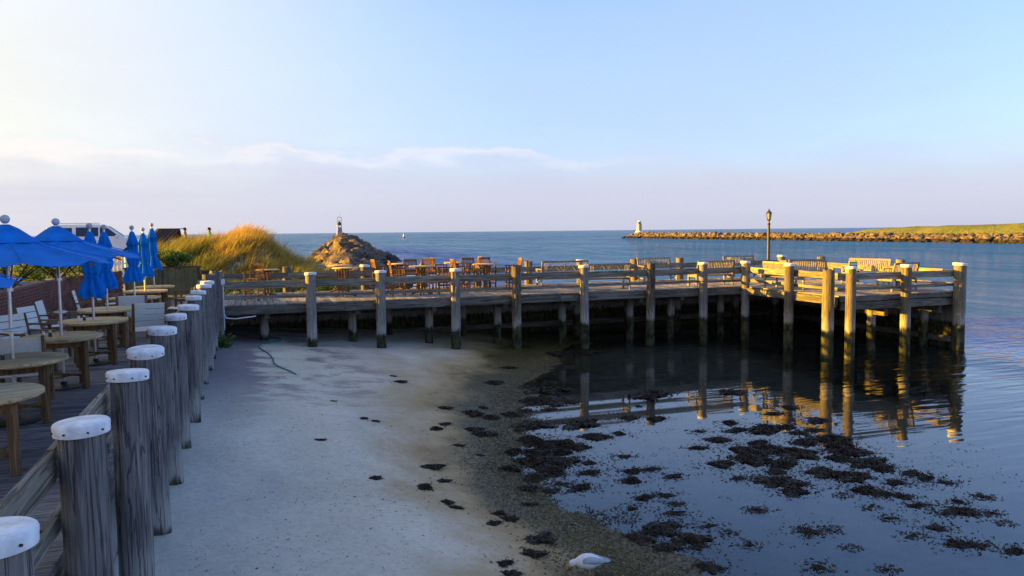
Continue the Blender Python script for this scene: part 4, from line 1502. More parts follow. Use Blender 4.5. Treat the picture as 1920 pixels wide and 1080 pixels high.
shrub('small pot flower with red bloom in front of the planter', (-1.75, 28.4, DECK), .16, .3, 160, .04, 83, 'red', 2)
for k, (u, v, r, h, l) in enumerate([(2.6, 30.6, .7, .55, 'bright green ground plant behind the lone pub table'), (1.1, 30.5, .75, .5, 'low green plant seen through the rails near the pier corner'),
                                     (4.3, 31.2, .6, .5, 'green plant among the boulders behind the pier'), (-.6, 31.2, .8, .7, 'olive shrub between planter and dune')]):
    shrub(l, (u, v, land_z(u, v)), r, h, 900, .055, 90 + k)

# conduit on the corner piling
t = thing('electrical_conduit', 'white conduit pipe and junction box on the corner piling', 'conduit', (-.78, 24.40, 0))
MB().tube([(0, 0, 1.25), (0, 0, 2.62)], .016, 8).build('pipe', M['conduit'], t)
MB().box((0, 0, 2.68), (.11, .08, .16), None, .008).build('junction_box', M['conduit'], t)
MB().tube([(0, 0, 1.72), (.06, -.02, 1.6), (.3, .05, 1.56), (.9, .2, 1.6)], .02, 8).build('loose_pipe', M['conduit'], t)


# ------------------------------------------------------------------ vehicle
def make_van():
    t = thing('parked_van', 'white van parked on the rise behind the blue umbrellas, nose to the right', 'van', (-7.6, 46.0, 2.76), .08)
    L0, L1, hw = -2.45, 2.5, .93
    side = [(-2.45, .35), (-2.5, .9), (-2.42, 1.25), (-2.2, 1.78), (-1.9, 1.88), (.1, 1.9), (.55, 1.82), (1.35, 1.22), (2.25, 1.02), (2.48, .8), (2.5, .4)]
    b = MB()
    n = len(side)
    for s in (-1, 1):
        for inset in (0, 1):
            for (x, z) in side:
                k = hw if z < 1.2 else hw - .17 * (z - 1.2) / .7
                b.v.append((x * (1 - .0 * inset), s * (k - .0), z))
    f = lambda s, i: (0 if s < 0 else 2 * n) + i
    b.f.append(tuple(f(-1, i) for i in range(n))); b.f.append(tuple(f(1, i) for i in range(n))[::-1])
    for i in range(n):
        j = (i + 1) % n
        b.f.append((f(-1, j), f(-1, i), f(1, i), f(1, j)))
    body = b.build('body', M['carpaint'], t)
    bv = body.modifiers.new('round', 'BEVEL'); bv.width = .06; bv.segments = 2; bv.limit_method = 'ANGLE'

    def pane(pts, name='side_window'):
        for s in (-1, 1):
            q = MB()
            for (x, z) in pts:
                k = hw - .17 * (z - 1.2) / .7
                q.v.append((x, s * (k + .008), z))
            for (x, z) in pts:
                k = hw - .17 * (z - 1.2) / .7
                q.v.append((x, s * (k - .03), z))
            m = len(pts)
            q.f.append(tuple(range(m))); q.f.append(tuple(range(m, 2 * m)))
            for i in range(m): q.f.append((i, (i + 1) % m, m + (i + 1) % m, m + i))
            q.build(name, M['glass'], t)
    pane([(-2.05, 1.28), (-1.1, 1.28), (-1.1, 1.72), (-1.95, 1.72)])
    pane([(-.92, 1.28), (.1, 1.28), (.1, 1.74), (-.92, 1.74)])
    pane([(.18, 1.28), (1.05, 1.28), (.55, 1.70), (.18, 1.74)])
    q = MB(); ws = [(1.30, 1.27), (.60, 1.80)]
    for (x, z) in ws:
        k = hw - .17 * (z - 1.2) / .7 - .09
        q.v += [(x + .015, -k, z + .02), (x + .015, k, z + .02)]
    q.f.append((0, 1, 3, 2)); o = q.build('windscreen', M['glass'], t); o.modifiers.new('thick', 'SOLIDIFY').thickness = .012
    for x in (-1.55, 1.55):
        for s in (-1, 1):
            w = MB().tube([(0, -.11, 0), (0, .11, 0)], .36, 18).build('wheel', M['tyre'], t, (x, s * .84, .36))
            MB().tube([(0, -.118, 0), (0, .118, 0)], .2, 12).build('rim', M['metal'], w)
    for s in (-1, 1):
        MB().box((2.47, s * .68, .82), (.1, .34, .16), None, .03).build('headlight', M['lampglass'], t)
        MB().box((-2.47, s * .78, 1.05), (.07, .16, .34), None, .02).build('tail_light', M['buoyred'], t)
        MB().box((.95, s * 1.0, 1.27), (.12, .16, .15), None, .03).build('mirror', M['carpaint'], t)
        MB().tube([(-1.9, s * .62, 1.95), (.1, s * .62, 1.96)], .022, 6).build('roof_bar', M['metal'], t)
        for x in (-.98, .14): MB().box((x, s * (hw + .003), .85), (.014, .01, .8)).build('door_seam', M['darkmetal'], t)
        for x in (-.8, .32): MB().box((x, s * (hw + .012), 1.08), (.16, .02, .035)).build('door_handle', M['carpaint'], t)
    MB().box((2.5, 0, .5), (.1, 1.8, .22), None, .04).build('bumper', M['darkmetal'], t)
    MB().box((-2.5, 0, .5), (.1, 1.8, .22), None, .04).build('bumper', M['darkmetal'], t)
    return t


make_van()


# ------------------------------------------------------------------ people on the path
def person(label, u, v, z, shirt, rz, h=1.72):
    t = thing('person', label, 'person', (u, v, z), rz)
    k = h / 1.72
    J = {'pel': (0, 0, .93), 'bel': (0, .01, 1.10), 'che': (0, 0, 1.30), 'nec': (0, -.01, 1.46), 'hea': (0, .02, 1.56), 'top': (0, .01, 1.66),
         'sl': (-.17, 0, 1.40), 'el': (-.22, -.06, 1.14), 'wl': (-.20, .06, .93), 'hl': (-.19, .11, .84),
         'sr': (.17, 0, 1.40), 'er': (.22, .03, 1.14), 'wr': (.21, .13, .94), 'hr': (.20, .18, .86),
         'tl': (-.09, 0, .88), 'kl': (-.10, .10, .50), 'al': (-.10, .02, .09), 'fl': (-.10, .15, .04),
         'tr': (.09, 0, .88), 'kr': (.10, -.02, .50), 'ar': (.10, -.18, .10), 'fr': (.10, -.05, .04)}
    Rr = {'pel': .135, 'bel': .125, 'che': .145, 'nec': .055, 'hea': .09, 'top': .075, 'sl': .07, 'el': .045, 'wl': .032, 'hl': .035, 'sr': .07, 'er': .045, 'wr': .032, 'hr': .035,
          'tl': .095, 'kl': .06, 'al': .042, 'fl': .035, 'tr': .095, 'kr': .06, 'ar': .042, 'fr': .035}
    E = [('pel', 'bel'), ('bel', 'che'), ('che', 'nec'), ('nec', 'hea'), ('hea', 'top'), ('che', 'sl'), ('sl', 'el'), ('el', 'wl'), ('wl', 'hl'), ('che', 'sr'), ('sr', 'er'), ('er', 'wr'),
         ('wr', 'hr'), ('pel', 'tl'), ('tl', 'kl'), ('kl', 'al'), ('al', 'fl'), ('pel', 'tr'), ('tr', 'kr'), ('kr', 'ar'), ('ar', 'fr')]
    names = list(J)
    me = bpy.data.meshes.new('body')
    me.from_pydata([tuple(c * k for c in J[n]) for n in names], [(names.index(a), names.index(c)) for a, c in E], [])
    o = inst('body', me, t)
    for m in (M['skin'], M[shirt], M['trousers']): me.materials.append(m)
    o.modifiers.new('skin', 'SKIN')
    me.skin_vertices.new() if not me.skin_vertices else None
    for i, n in enumerate(names):
        me.skin_vertices[0].data[i].radius = (Rr[n] * k, Rr[n] * k * (.75 if n in ('pel', 'bel', 'che') else 1))
        me.skin_vertices[0].data[i].use_root = (n == 'pel')
    ss = o.modifiers.new('smooth', 'SUBSURF'); ss.levels = 2; ss.render_levels = 2
    # bake, then colour by body region
    dg = bpy.context.evaluated_depsgraph_get(); dg.update()
    bk = bpy.data.meshes.new_from_object(o.evaluated_get(dg))
    o.modifiers.clear(); o.data = bk
    for p in bk.polygons:
        c = p.center / k
        p.material_index = 2 if c.z < .94 and abs(c.x) < .17 else (1 if c.z < 1.45 and (abs(c.x) < .21 and c.z > .94) and not (c.z < 1.12 and abs(c.x) > .165) else 0)
        p.use_smooth = True
    hair = MB().lathe([(.085, -.03), (.104, .02), (.10, .07), (.07, .11), (.02, .125)], 14)
    hair.build('hair', M['hair'], t, (0, -.015 * k, 1.585 * k), smooth=True)
    MB().lathe([(.016, 0), (.012, .02), (.006, .035)], 6).build('nose', M['skin'], t, (0, .115 * k, 1.575 * k))
    for s in (-1, 1): MB().lathe([(.008, -.025), (.02, 0), (.01, .03)], 6).build('ear', M['skin'], t, (s * .095 * k, .01, 1.58 * k))
    return t


person('person in a tan top walking behind the dune grass', -3.5, 48.5, 2.78, 'shirt_tan', -1.6)
person('person in a green shirt walking behind the dune grass', -2.18, 48.5, 2.78, 'shirt_green', -1.4)
# low dark roofed shelter by the path
t = thing('small_shelter', 'small dark wooden shelter with slanted roof left of the dune path', 'shelter', (-4.38, 46.5, 2.6), 0)
for k in range(6):
    x = -.5 + k * .2
    MB().beam((x - .5, -.95, .95), (x + .15, .35, 1.78), .195, .05).build('roof_board', M['shed'], t)
for k in range(6):
    x = -.5 + k * .2
    MB().beam((x + .15, .36, 1.78), (x + .2, 1.1, 1.2), .195, .05).build('roof_board', M['shed'], t)
MB().box((.25, .355, 1.81), (1.3, .12, .04)).build('ridge_cap', M['planter_cap'], t)
for sx in (-.5, .5):
    for sy in (-.75, .8): MB().box((sx, sy, .5), (.1, .1, 1.05)).build('post', M['shed'], t)
MB().box((.1, .85, .6), (1.1, .04, 1.1)).build('back_board', M['shed'], t)

# ------------------------------------------------------------------ dune grass
def grass(name, tufts, per, sampler, label, hmin, hmax, width, seed, tone0):
    """tufts of curved blades leaning downwind, each tuft with its own height, lean and tone"""
    rnd = random.Random(seed)
    V, Fc, T = [], [], []
    for q in range(tufts):
        tu, tv, k, tb = sampler(rnd)
        th = rnd.uniform(hmin, hmax) * k
        ta = rnd.gauss(.1, .5); tbend = rnd.uniform(.25, .75); tt0 = tb + tone0 + rnd.uniform(-.12, .14)
        spread = rnd.uniform(.06, .2)
        for i in range(rnd.randint(per // 2, per + per // 2)):
            u, v = tu + rnd.gauss(0, spread), tv + rnd.gauss(0, spread)
            z = land_z(u, v) - .03
            h = th * rnd.uniform(.55, 1.15)
            a = rnd.gauss(ta, .55)
            d = Vector((math.cos(a), math.sin(a), 0))
            s = Matrix.Rotation(rnd.uniform(-1.4, 1.4), 3, 'Z') @ (Vector((-d.y, d.x, 0)) * width * rnd.uniform(.5, 1.4))
            bend = tbend * rnd.uniform(.6, 1.3) * h
            p0 = Vector((u, v, z)); b0 = len(V)
            for f in (0, .4, .75, 1.0):
                c = p0 + Vector((0, 0, h * (f - .2 * f * f))) + d * bend * f * f
                w = s * (1 - .8 * f)
                if f < 1: V.extend((tuple(c - w), tuple(c + w)))
                else: V.append(tuple(c))
                tt = tt0 + .62 * f + rnd.uniform(-.05, .05)
                T.extend([max(0, min(1, tt))] * (2 if f < 1 else 1))
            Fc += [(b0, b0 + 1, b0 + 3, b0 + 2), (b0 + 2, b0 + 3, b0 + 5, b0 + 4), (b0 + 4, b0 + 5, b0 + 6)]
    me = bpy.data.meshes.new(name); me.from_pydata(V, [], Fc); me.materials.append(M['grass'])
    at = me.attributes.new('tone', 'FLOAT', 'POINT'); at.data.foreach_set('value', T)
    return stuff(inst(name, me), label, 'grass')


def dune_s(r):
    while True:
        u, v = r.uniform(-5.4, 4.3), r.uniform(33.2, 46)
        den = math.exp(-((u - .2) / 2.1) ** 2) + .75 * math.exp(-((u + 3.3) / 1.7) ** 2) * sst(v, 34.5, 36.5) + .3 * sst(u, 1, 2)
        den *= .8 + .9 * mnoise.noise((u * .9, v * .9, 7))
        if u > 4.1 or (u < -.9 and v < 34.2 - .2 * u): continue
        if r.random() < den:
            green = -.28 * (1 - sst(v, 34.3, 36.5)) - .30 * sst(-u, .8, 2.8) - .15 * sst(u, 2, 3.5)
            return u, v, .85 + .45 * mnoise.noise((u * .8, v * .8, 9)), .16 * mnoise.noise((u * .8, v * .5, 3)) + green


grass('dune_grass', 1500, 24, dune_s, 'tall golden dune grass covering the mound behind the planter', .55, 1.25, .014, 21, .22)


def low_s(r):
    u, v = r.uniform(-4.6, 3.8), r.uniform(30.6, 35.5)
    if -2.4 < u < -.6 and v > 31: return r.uniform(.5, 3.6), r.uniform(32.5, 35), .8, -.1
    return u, v, .6, -.15


grass('low_grass', 260, 20, low_s, 'short green grass at the foot of the dune behind the pier rail', .3, .6, .012, 22, .05)
grass('sparse_grass', 320, 14, lambda r: (r.uniform(-16, -4), r.uniform(38, 62), .7, .05), 'sparse grass on the rise around the parked van', .3, .7, .014, 23, .2)

# grass tuft at the foot of the corner piling
tf = thing('grass_tuft', 'green weed tuft at the foot of the corner piling on the sand', 'weed', (-.82, 24.0, .8))
rr = random.Random(5)
leaf_cloud(220, lambda q: ((q.gauss(0, .13), q.gauss(0, .13), abs(q.gauss(.0, .2))), .45), .06, rr, M['leaf'], 'leaves', tf)

# ------------------------------------------------------------------ garden hose
pts = [(-.6, 27.6), (.1, 27.0), (.65, 26.3), (.85, 26.0), (.75, 25.3), (.35, 24.8), (.17, 24.2), (.22, 23.5), (.4, 22.7), (.5, 21.9), (.52, 21.2), (.7, 20.4), (1.05, 19.47)]
cv = []
for i in range(len(pts) - 1):
    for k in range(6):
        t_ = k / 6
        P0, P1, P2, P3 = pts[max(i - 1, 0)], pts[i], pts[i + 1], pts[min(i + 2, len(pts) - 1)]
        q = [.5 * ((2 * P1[j]) + (-P0[j] + P2[j]) * t_ + (2 * P0[j] - 5 * P1[j] + 4 * P2[j] - P3[j]) * t_ ** 2 + (-P0[j] + 3 * P1[j] - 3 * P2[j] + P3[j]) * t_ ** 3) for j in (0, 1)]
        cv.append((q[0], q[1], beach_z(q[0], q[1]) + .018))
hs = thing('garden_hose', 'teal garden hose snaking over the sand below the pier', 'hose')
MB().tube(cv, .02, 8).build('tube', M['hose'], hs, smooth=True)
e = Vector(cv[-1]); d = (e - Vector(cv[-2])).normalized()
MB().tube([e, e + d * .06], .026, 8).build('coupling', M['metal'], hs)

# ------------------------------------------------------------------ seaweed
def weed_mesh(seed, mat, n=520):
    """a flat heap of crumpled fronds, about 1 m half-width before scaling"""
    r = random.Random(seed)
    b = MB()
    lobes = [(r.uniform(-.6, .6), r.uniform(-.5, .5), r.uniform(.25, .55)) for _ in range(5)]
    bm = bmesh.new(); bmesh.ops.create_icosphere(bm, subdivisions=3, radius=1)
    for v in bm.verts:
        a = math.atan2(v.co.y, v.co.x)
        q = .58 + .55 * mnoise.noise((math.cos(a) * 1.5 + seed, math.sin(a) * 1.5, 0)) + .26 * mnoise.noise((math.cos(a) * 5 + seed, math.sin(a) * 5, 2))
        v.co = Vector((v.co.x * q, v.co.y * q, v.co.z * (.20 + .10 * mnoise.noise(v.co * 3 + Vector((seed, 0, 0)))) + .07 * mnoise.noise(v.co * 7 + Vector((0, seed, 0)))))
    k = {}
    for v in bm.verts: k[v] = len(b.v); b.v.append(tuple(v.co))
    for f in bm.faces: b.f.append(tuple(k[v] for v in f.verts))
    bm.free()
    for i in range(n):
        a = r.random() * 2 * PI
        q = (.58 + .55 * mnoise.noise((math.cos(a) * 1.5 + seed, math.sin(a) * 1.5, 0)))
        rad = q * r.random() ** .45 * (1.05 if r.random() < .7 else r.uniform(1.1, 1.7))
        c = Vector((rad * math.cos(a), rad * math.sin(a), max(-.02, .20 * (1 - (rad / q) ** 2)) + r.uniform(-.01, .11)))
        d = Vector((r.gauss(0, 1), r.gauss(0, 1), r.gauss(0, .7))).normalized() * r.uniform(.05, .16)
        s = d.cross(Vector((r.gauss(0, 1), r.gauss(0, 1), r.gauss(0, 1)))).normalized() * r.uniform(.02, .055)
        m = c + Vector((0, 0, r.uniform(.0, .06)))
        j = len(b.v)
        b.v += [tuple(c - d), tuple(m - s), tuple(m + s), tuple(c + d)]
        b.f += [(j, j + 1, j + 2), (j + 1, j + 3, j + 2)]
    return b.mesh('seaweed_clump', mat)


WEED = [weed_mesh(s, M['weed']) for s in range(1, 9)]
WEEDR = [weed_mesh(31, M['weed_red'])]
# u, v, half width in metres: on the dry sand / at the pool edge / in the pool
CLUMPS = [('s', 1.06, 13.65, 0.082), ('s', 3.47, 19.11, 0.133), ('s', 3.43, 19.96, 0.083), ('s', 2.03, 15.36, 0.084), ('s', 2.25, 15.23, 0.073), ('s', 1.7, 11.64, 0.088), ('s', 3.98, 16.58, 0.129), ('s', 3.37, 14.71, 0.135), ('s', 3.62, 15.1, 0.117), ('s', 2.38, 11.25, 0.126), ('s', 2.73, 11.53, 0.098), ('s', 2.7, 12.22, 0.154), ('s', 2.56, 10.57, 0.105), ('s', 2.62, 10.36, 0.081), ('s', 3.51, 13.62, 0.097), ('s', 3.76, 13.07, 0.066), ('s', 4.12, 14.8, 0.19), ('s', 4.25, 14.46, 0.208), ('s', 4.51, 16.16, 0.185), ('s', 4.83, 15.82, 0.205), ('s', 6.01, 19.46, 0.197), ('s', 4.94, 16.78, 0.121), ('s', 3.19, 10.1, 0.117), ('s', 3.26, 9.84, 0.114), ('s', 2.96, 9.68, 0.084), ('s', 1.6, 16.84, 0.057), ('s', 3.39, 9.05, 0.16), ('s', 3.11, 8.58, 0.113), ('s', 2.69, 8.34, 0.085), ('s', 2.67, 8.08, 0.082), ('s', 3.78, 10.53, 0.085), ('s', 9.5, 23.7, 0.316), ('s', 8.72, 24.97, 0.219), ('s', 7.06, 21.43, 0.156), ('e', 7.03, 18.22, 0.377), ('e', 6.78, 17.12, 0.38), ('e', 6.34, 17.29, 0.229), ('e', 5.65, 15.08, 0.289), ('e', 5.13, 14.81, 0.13), ('e', 4.5, 13.36, 0.175), ('e', 5.09, 13.96, 0.246), ('e', 5.35, 13.54, 0.281), ('e', 5.32, 13.05, 0.213), ('e', 4.76, 12.56, 0.315), ('e', 5.09, 12.43, 0.277), ('e', 4.08, 12.29, 0.196), ('e', 4.35, 11.8, 0.191), ('e', 4.75, 12.04, 0.25), ('e', 4.02, 11.24, 0.132), ('e', 4.35, 11.12, 0.115), ('e', 4.64, 11.37, 0.093), ('e', 4.88, 11.11, 0.167), ('e', 5.4, 16.04, 0.187), ('e', 5.85, 16.41, 0.168), ('e', 4.84, 13.16, 0.232), ('e', 5.06, 13.08, 0.193), ('e', 5.67, 13.62, 0.183), ('e', 10.66, 23.7, 0.321), ('e', 8.82, 21.16, 0.221), ('m', 5.34, 11.76, 0.16), ('m', 6.55, 14.83, 0.312), ('m', 6.4, 16.31, 0.121), ('m', 6.37, 13.81, 0.209), ('m', 5.73, 13.28, 0.199), ('m', 6.94, 13.85, 0.148), ('m', 5.55, 12.26, 0.148), ('m', 6.3, 12.39, 0.133), ('m', 6.03, 11.56, 0.142), ('m', 5.81, 11.13, 0.154), ('m', 6.41, 11.55, 0.108), ('m', 5.62, 10.34, 0.144), ('m', 5.21, 9.98, 0.092), ('m', 5.95, 10.32, 0.129), ('m', 5.71, 9.61, 0.121), ('m', 5.91, 9.93, 0.078), ('m', 4.75, 8.95, 0.152), ('m', 5.16, 9.13, 0.199), ('m', 5.43, 9.24, 0.116), ('m', 4.97, 8.57, 0.147), ('m', 5.41, 8.7, 0.179), ('m', 5.36, 8.46, 0.121), ('m', 5.89, 9.02, 0.101), ('m', 6, 8.7, 0.056), ('m', 6.02, 8.28, 0.088), ('m', 5.14, 7.89, 0.138), ('m', 6.89, 9.29, 0.076), ('m', 6.56, 11.09, 0.122), ('m', 7.5, 10.62, 0.103), ('m', 9.31, 16.85, 0.34), ('m', 8.45, 15.87, 0.098), ('m', 7.74, 14.93, 0.138), ('m', 8.22, 14.64, 0.182), ('m', 8.53, 13.42, 0.096), ('m', 7.85, 12.4, 0.128), ('r', 7.68, 11.39, 0.219), ('r', 8.53, 12.73, 0.204), ('r', 8.51, 12, 0.214), ('r', 8.33, 11.42, 0.298), ('r', 9.09, 12.28, 0.201), ('r', 9.28, 13.23, 0.192), ('r', 9.5, 13.8, 0.156), ('r', 9.86, 13.09, 0.258), ('r', 10.87, 14.14, 0.186), ('r', 8.7, 11.01, 0.219), ('r', 9.27, 11.56, 0.23), ('r', 10.36, 13.09, 0.152), ('r', 8.01, 10.26, 0.288), ('r', 7.93, 9.79, 0.196), ('r', 11.38, 16.37, 0.264), ('r', 11.58, 14.53, 0.169), ('r', 11.35, 13.28, 0.224), ('r', 10.73, 12.67, 0.17), ('r', 10.57, 12.04, 0.306), ('r', 10.36, 11.52, 0.255), ('r', 10.3, 11.17, 0.287), ('r', 10.08, 10.56, 0.292), ('r', 10.09, 10.23, 0.196), ('r', 9.36, 11.38, 0.266), ('r', 8.67, 11.71, 0.191), ('r', 8.97, 10.46, 0.212), ('r', 9.06, 10.24, 0.209), ('r', 9.32, 10, 0.223), ('r', 9.73, 9.56, 0.151), ('r', 8.97, 9.46, 0.163), ('r', 9.04, 9.3, 0.129), ('r', 9.15, 9.18, 0.128), ('r', 9.31, 9.02, 0.111), ('r', 10.33, 9.83, 0.157), ('r', 10.36, 9.58, 0.154), ('r', 10.47, 9.28, 0.117), ('r', 9.9, 8.57, 0.093), ('r', 9.22, 8.64, 0.123), ('r', 9.6, 8.26, 0.165), ('r', 9.68, 8.14, 0.119), ('r', 9.3, 8.24, 0.074), ('r', 8.74, 7.89, 0.142), ('r', 8.58, 7.37, 0.148), ('r', 8.73, 7.28, 0.12), ('r', 8.44, 8.38, 0.088), ('r', 8.22, 7.79, 0.083), ('r', 7.06, 8.39, 0.141), ('r', 7.34, 8.33, 0.071), ('r', 6.4, 7.42, 0.1), ('r', 7.19, 7.74, 0.053), ('r', 9.05, 6.97, 0.118), ('r', 9.95, 8.04, 0.067), ('r', 10.43, 8.6, 0.095), ('r', 9.76, 7.7, 0.058), ('r', 7.11, 7.1, 0.062), ('r', 6.9, 9.31, 0.076), ('r', 8.54, 8.84, 0.069), ('r', 8.5, 9.37, 0.064), ('r', 9.96, 11.99, 0.181), ('r', 9.07, 11.94, 0.176), ('r', 8.29, 10.69, 0.141), ('r', 10.33, 12.6, 0.168), ('r', 9.83, 10.92, 0.186)]
rw = random.Random(8)
LBL = {'s': ('dark dry seaweed clump lying on the pale sand', 'seaweed clumps on the sand'),
       'e': ('wet black seaweed clump along the left edge of the pool', 'seaweed clumps along the pool edge'),
       'm': ('dark seaweed clump standing in the middle of the blue pool', 'seaweed clumps in the middle of the pool'),
       'r': ('dark seaweed clump in the large raft right of the pool', 'seaweed clumps in the right hand raft')}
for k, (kind, u, v, w) in enumerate(CLUMPS):
    z = max(beach_z(u, v), -.012)
    me = rw.choice(WEED)
    if kind == 'r' and k % 19 == 0: me = WEEDR[0]
    o = inst('seaweed_clump', me, None, (u, v, z), rw.uniform(-.5, .5) + (PI if rw.random() < .5 else 0))
    o.scale = (w * rw.uniform(1.6, 2.1), w * rw.uniform(1.2, 1.8), min(w, .28) * rw.uniform(.8, 1.3))
    size = 'large ' if w > .19 else ('small ' if w < .12 else 'middling ')
    band = ', nearest the viewer' if v < 10.5 else (', nearest the pier' if v > 15 else ', halfway to the pier')
    tag(o, size + LBL[kind][0] + band, 'seaweed', LBL[kind][1])

# loose bits of weed: too many and too small to count
bits = MB()


def add_bit(u, v, s, z=None):
    z = max(beach_z(u, v), -.004) + .004 if z is None else z
    a = rw.random() * 2 * PI
    m = rw.choice((3, 4, 5))
    L = s * rw.uniform(.6, 1.9)
    k = len(bits.v)
    for j in range(m):
        t_ = 2 * PI * j / m
        x, y = L * math.cos(t_), s * .45 * math.sin(t_)
        bits.v.append((u + x * math.cos(a) - y * math.sin(a), v + x * math.sin(a) + y * math.cos(a), z + rw.uniform(0, .012)))
    bits.v.append((u, v, z + s * .5))
    for j in range(m): bits.f.append((k + j, k + (j + 1) % m, k + m))


for i in range(3600):                                    # sprinkled over the dry sand, thicker towards the viewer
    v = 6.5 + 16 * rw.random() ** 1.8; u = rw.uniform(-.7, lerp_tab(SHORE, v) - .3)
    if mnoise.noise((u * 1.2, v * 1.2, 4)) + .5 * rw.random() > .12: add_bit(u, v, rw.uniform(.004, .016))
for (kind, u, v, w) in CLUMPS:                           # crumbs round every clump
    n = {'s': 7, 'e': 80, 'm': 60, 'r': 80}[kind]
    for i in range(n):
        a = rw.random() * 6.3; d = w * (1.0 + abs(rw.gauss(0, .9)))
        add_bit(u + d * 1.3 * math.cos(a), v + d * math.sin(a), rw.uniform(.008, .03))
for i in range(9000):                                    # drifting in the pool
    v = rw.uniform(8, 21); u = lerp_tab(SHORE, v) + rw.uniform(0, 8.5)
    if mnoise.noise((u * .9, v * .9, 14)) + .5 * mnoise.noise((u * 3, v * 3, 2)) > .12: add_bit(u, v, rw.uniform(.005, .022))
for i in range(5200):                                    # ragged fringe along the waterline
    v = 9.5 + 14.5 * rw.random() ** 1.3; u = lerp_tab(SHORE, v) + rw.gauss(.25, .42)
    if mnoise.noise((u * 1.4, v * 1.4, 31)) + .6 * mnoise.noise((u * 4, v * 4, 12)) > .02: add_bit(u, v, rw.uniform(.008, .032))
stuff(bits.build('seaweed_bits', M['weed']), 'loose black seaweed crumbs strewn over sand and pool', 'seaweed')

# pebbles and shell grit on the olive shore band
peb = MB()
def pebble_mat():
    t = NT('shore_pebbles')
    n = t.noise(t.pos(), 40, 3, .7)
    c = t.mix(t.map(n, .35, .65), (.010, .010, .004), (.15, .115, .032))
    c = t.mix(t.map(t.noise(t.pos(), 23, 2, .6), .66, .72), c, (.38, .36, .31))
    return t.pbr(c, .6, spec=.3)
M['pebble'] = pebble_mat()
for i in range(14000):
    v = 7.5 + 17 * rw.random() ** 1.5
    us = lerp_tab(SHORE, v)
    u = us + rw.gauss(-.25, .38) - (.35 if v < 10.5 else 0) * rw.random()
    z = beach_z(u, v)
    if z < -.04 or z > .30: continue
    s = rw.uniform(.006, .026)
    k = len(peb.v)
    a = rw.random() * 3
    for dx, dy, dz in ((1, 0, 0), (0, .8, 0), (-1, 0, 0), (0, -.8, 0), (0, 0, .6)):
        x, y = dx * math.cos(a) - dy * math.sin(a), dx * math.sin(a) + dy * math.cos(a)
        peb.v.append((u + s * x * rw.uniform(.7, 1.3), v + s * y, z + s * dz + .002))
    for j in range(4): peb.f.append((k + j, k + (j + 1) % 4, k + 4))
stuff(peb.build('shore_pebbles', M['pebble']), 'olive brown pebbles and shell grit along the waterline', 'pebbles')


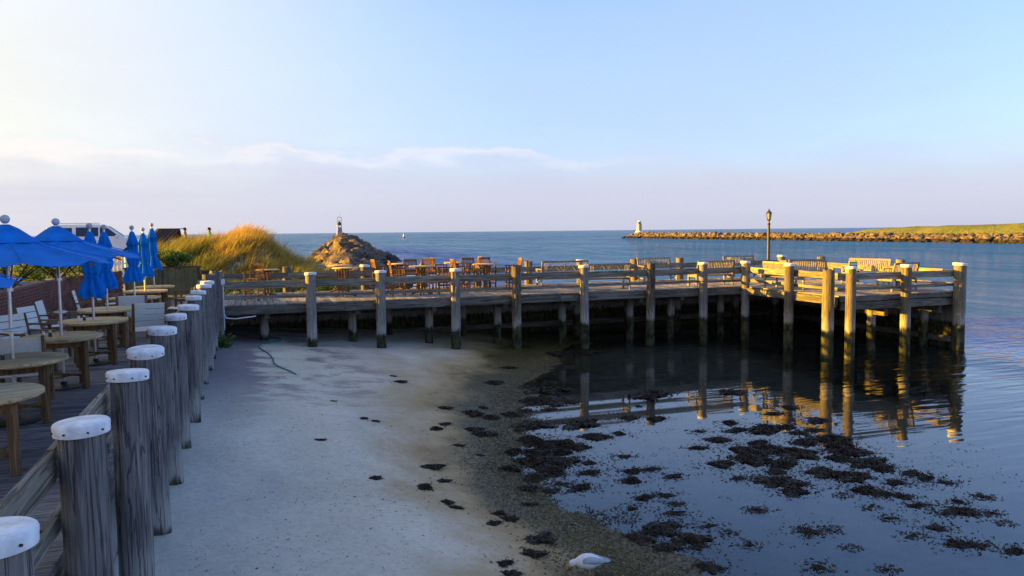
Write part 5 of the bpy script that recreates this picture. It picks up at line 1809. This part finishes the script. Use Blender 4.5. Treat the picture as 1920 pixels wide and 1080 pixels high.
# ------------------------------------------------------------------ seagull
def gull():
    u, v = 3.62, 8.02
    t = thing('seagull', 'white and grey seagull bending down to feed on the shingle', 'seagull', (u, v, beach_z(u, v) - .025), -.42)
    # local: head towards -X
    b = MB()
    n = 18
    sp = [(-.222, .135, .012, .014), (-.215, .142, .030, .034), (-.195, .150, .038, .042), (-.17, .158, .038, .040), (-.148, .166, .040, .040), (-.12, .172, .058, .058), (-.08, .176, .080, .080),
          (-.02, .180, .090, .092), (.04, .182, .084, .084), (.10, .184, .060, .058), (.15, .186, .042, .032), (.20, .188, .032, .014), (.235, .19, .034, .006)]
    for (x, z, ry, rz_) in sp:
        for k in range(n):
            a = 2 * PI * k / n
            b.v.append((x, ry * math.cos(a), z + rz_ * math.sin(a)))
    for i in range(len(sp) - 1):
        for k in range(n):
            k2 = (k + 1) % n
            b.f.append((i * n + k, (i + 1) * n + k, (i + 1) * n + k2, i * n + k2))
    b.f.append(tuple(range(n))); b.f.append(tuple((len(sp) - 1) * n + k for k in range(n))[::-1])
    me = b.mesh('body', M['gullwhite'])
    me.polygons.foreach_set('use_smooth', [True] * len(me.polygons))
    body = inst('body', me, t)
    for s in (-1, 1):
        w = MB(); m = 14
        ws = [(-.085, .188, .02, .018), (-.05, .200, .05, .035), (.02, .206, .062, .045), (.09, .204, .055, .036), (.16, .20, .038, .022), (.215, .198, .024, .014), (.255, .196, .008, .006)]
        for (x, z, ry, rz_) in ws:
            for k in range(m):
                a = 2 * PI * k / m
                w.v.append((x, s * (.052 - max(0, x) * .12) + ry * math.cos(a) * .75, z + rz_ * 1.15 * math.sin(a)))
        for i in range(len(ws) - 1):
            for k in range(m):
                k2 = (k + 1) % m
                w.f.append((i * m + k, (i + 1) * m + k, (i + 1) * m + k2, i * m + k2))
        w.f.append(tuple(range(m))); w.f.append(tuple((len(ws) - 1) * m + k for k in range(m))[::-1])
        wm = w.mesh('wing', M['gullgrey']); wm.polygons.foreach_set('use_smooth', [True] * len(wm.polygons))
        inst('wing', wm, t)
        MB().tube([(.01, s * .03, .105), (.018, s * .032, .05), (.0, s * .032, .004)], [.010, .006, .007], 7).build('leg', M['beak'], t)
        ft = MB(); ft.v = [(.01, s * .032, .006), (-.045, s * .032 - .022, .004), (-.052, s * .032, .004), (-.045, s * .032 + .022, .004), (.01, s * .032, .0), (-.045, s * .032 - .022, 0), (-.052, s * .032, 0), (-.045, s * .032 + .022, 0)]
        ft.f = [(0, 1, 2), (0, 2, 3), (4, 6, 5), (4, 7, 6), (0, 4, 5, 1), (1, 5, 6, 2), (2, 6, 7, 3), (3, 7, 4, 0)]
        ft.build('foot', M['beak'], t)
        MB().lathe([(.002, -.005), (.006, 0), (.002, .005)], 8).build('eye', M['nail'], t, (-.207, s * .032, .152))
    MB().tube([(-.215, 0, .135), (-.238, 0, .108), (-.252, 0, .075), (-.252, 0, .06)], [.014, .011, .008, .003], 8).build('beak', M['beak'], t, smooth=True)


gull()

# ------------------------------------------------------------------ restaurant whose bulk shades deck and beach (left of the frame)
rb = thing('restaurant_building', 'shingled restaurant building left of the dining deck', 'building')
MB().box((-15.5, 8.5, 4.4), (10, 29, 5.0)).build('wall', M['shingle'], rb)
roof = MB()
roof.v = [(-21, -6.6, 6.85), (-9.9, -6.6, 6.85), (-9.9, 23.5, 6.85), (-21, 23.5, 6.85), (-15.5, -6.6, 9.4), (-15.5, 23.5, 9.4)]
roof.f = [(0, 1, 2, 3), (0, 4, 1), (3, 2, 5), (1, 4, 5, 2), (0, 3, 5, 4)]
roof.build('roof', M['shingle'], rb)
for k in range(7):
    w_ = MB().box((0, 0, 0), (.06, 1.5, 1.5), None, .01).build('window', M['white'], rb, (-10.48, -3.5 + k * 3.8, 4.4))
    MB().box((.035, 0, 0), (.02, 1.3, 1.3)).build('pane', M['glass'], w_)
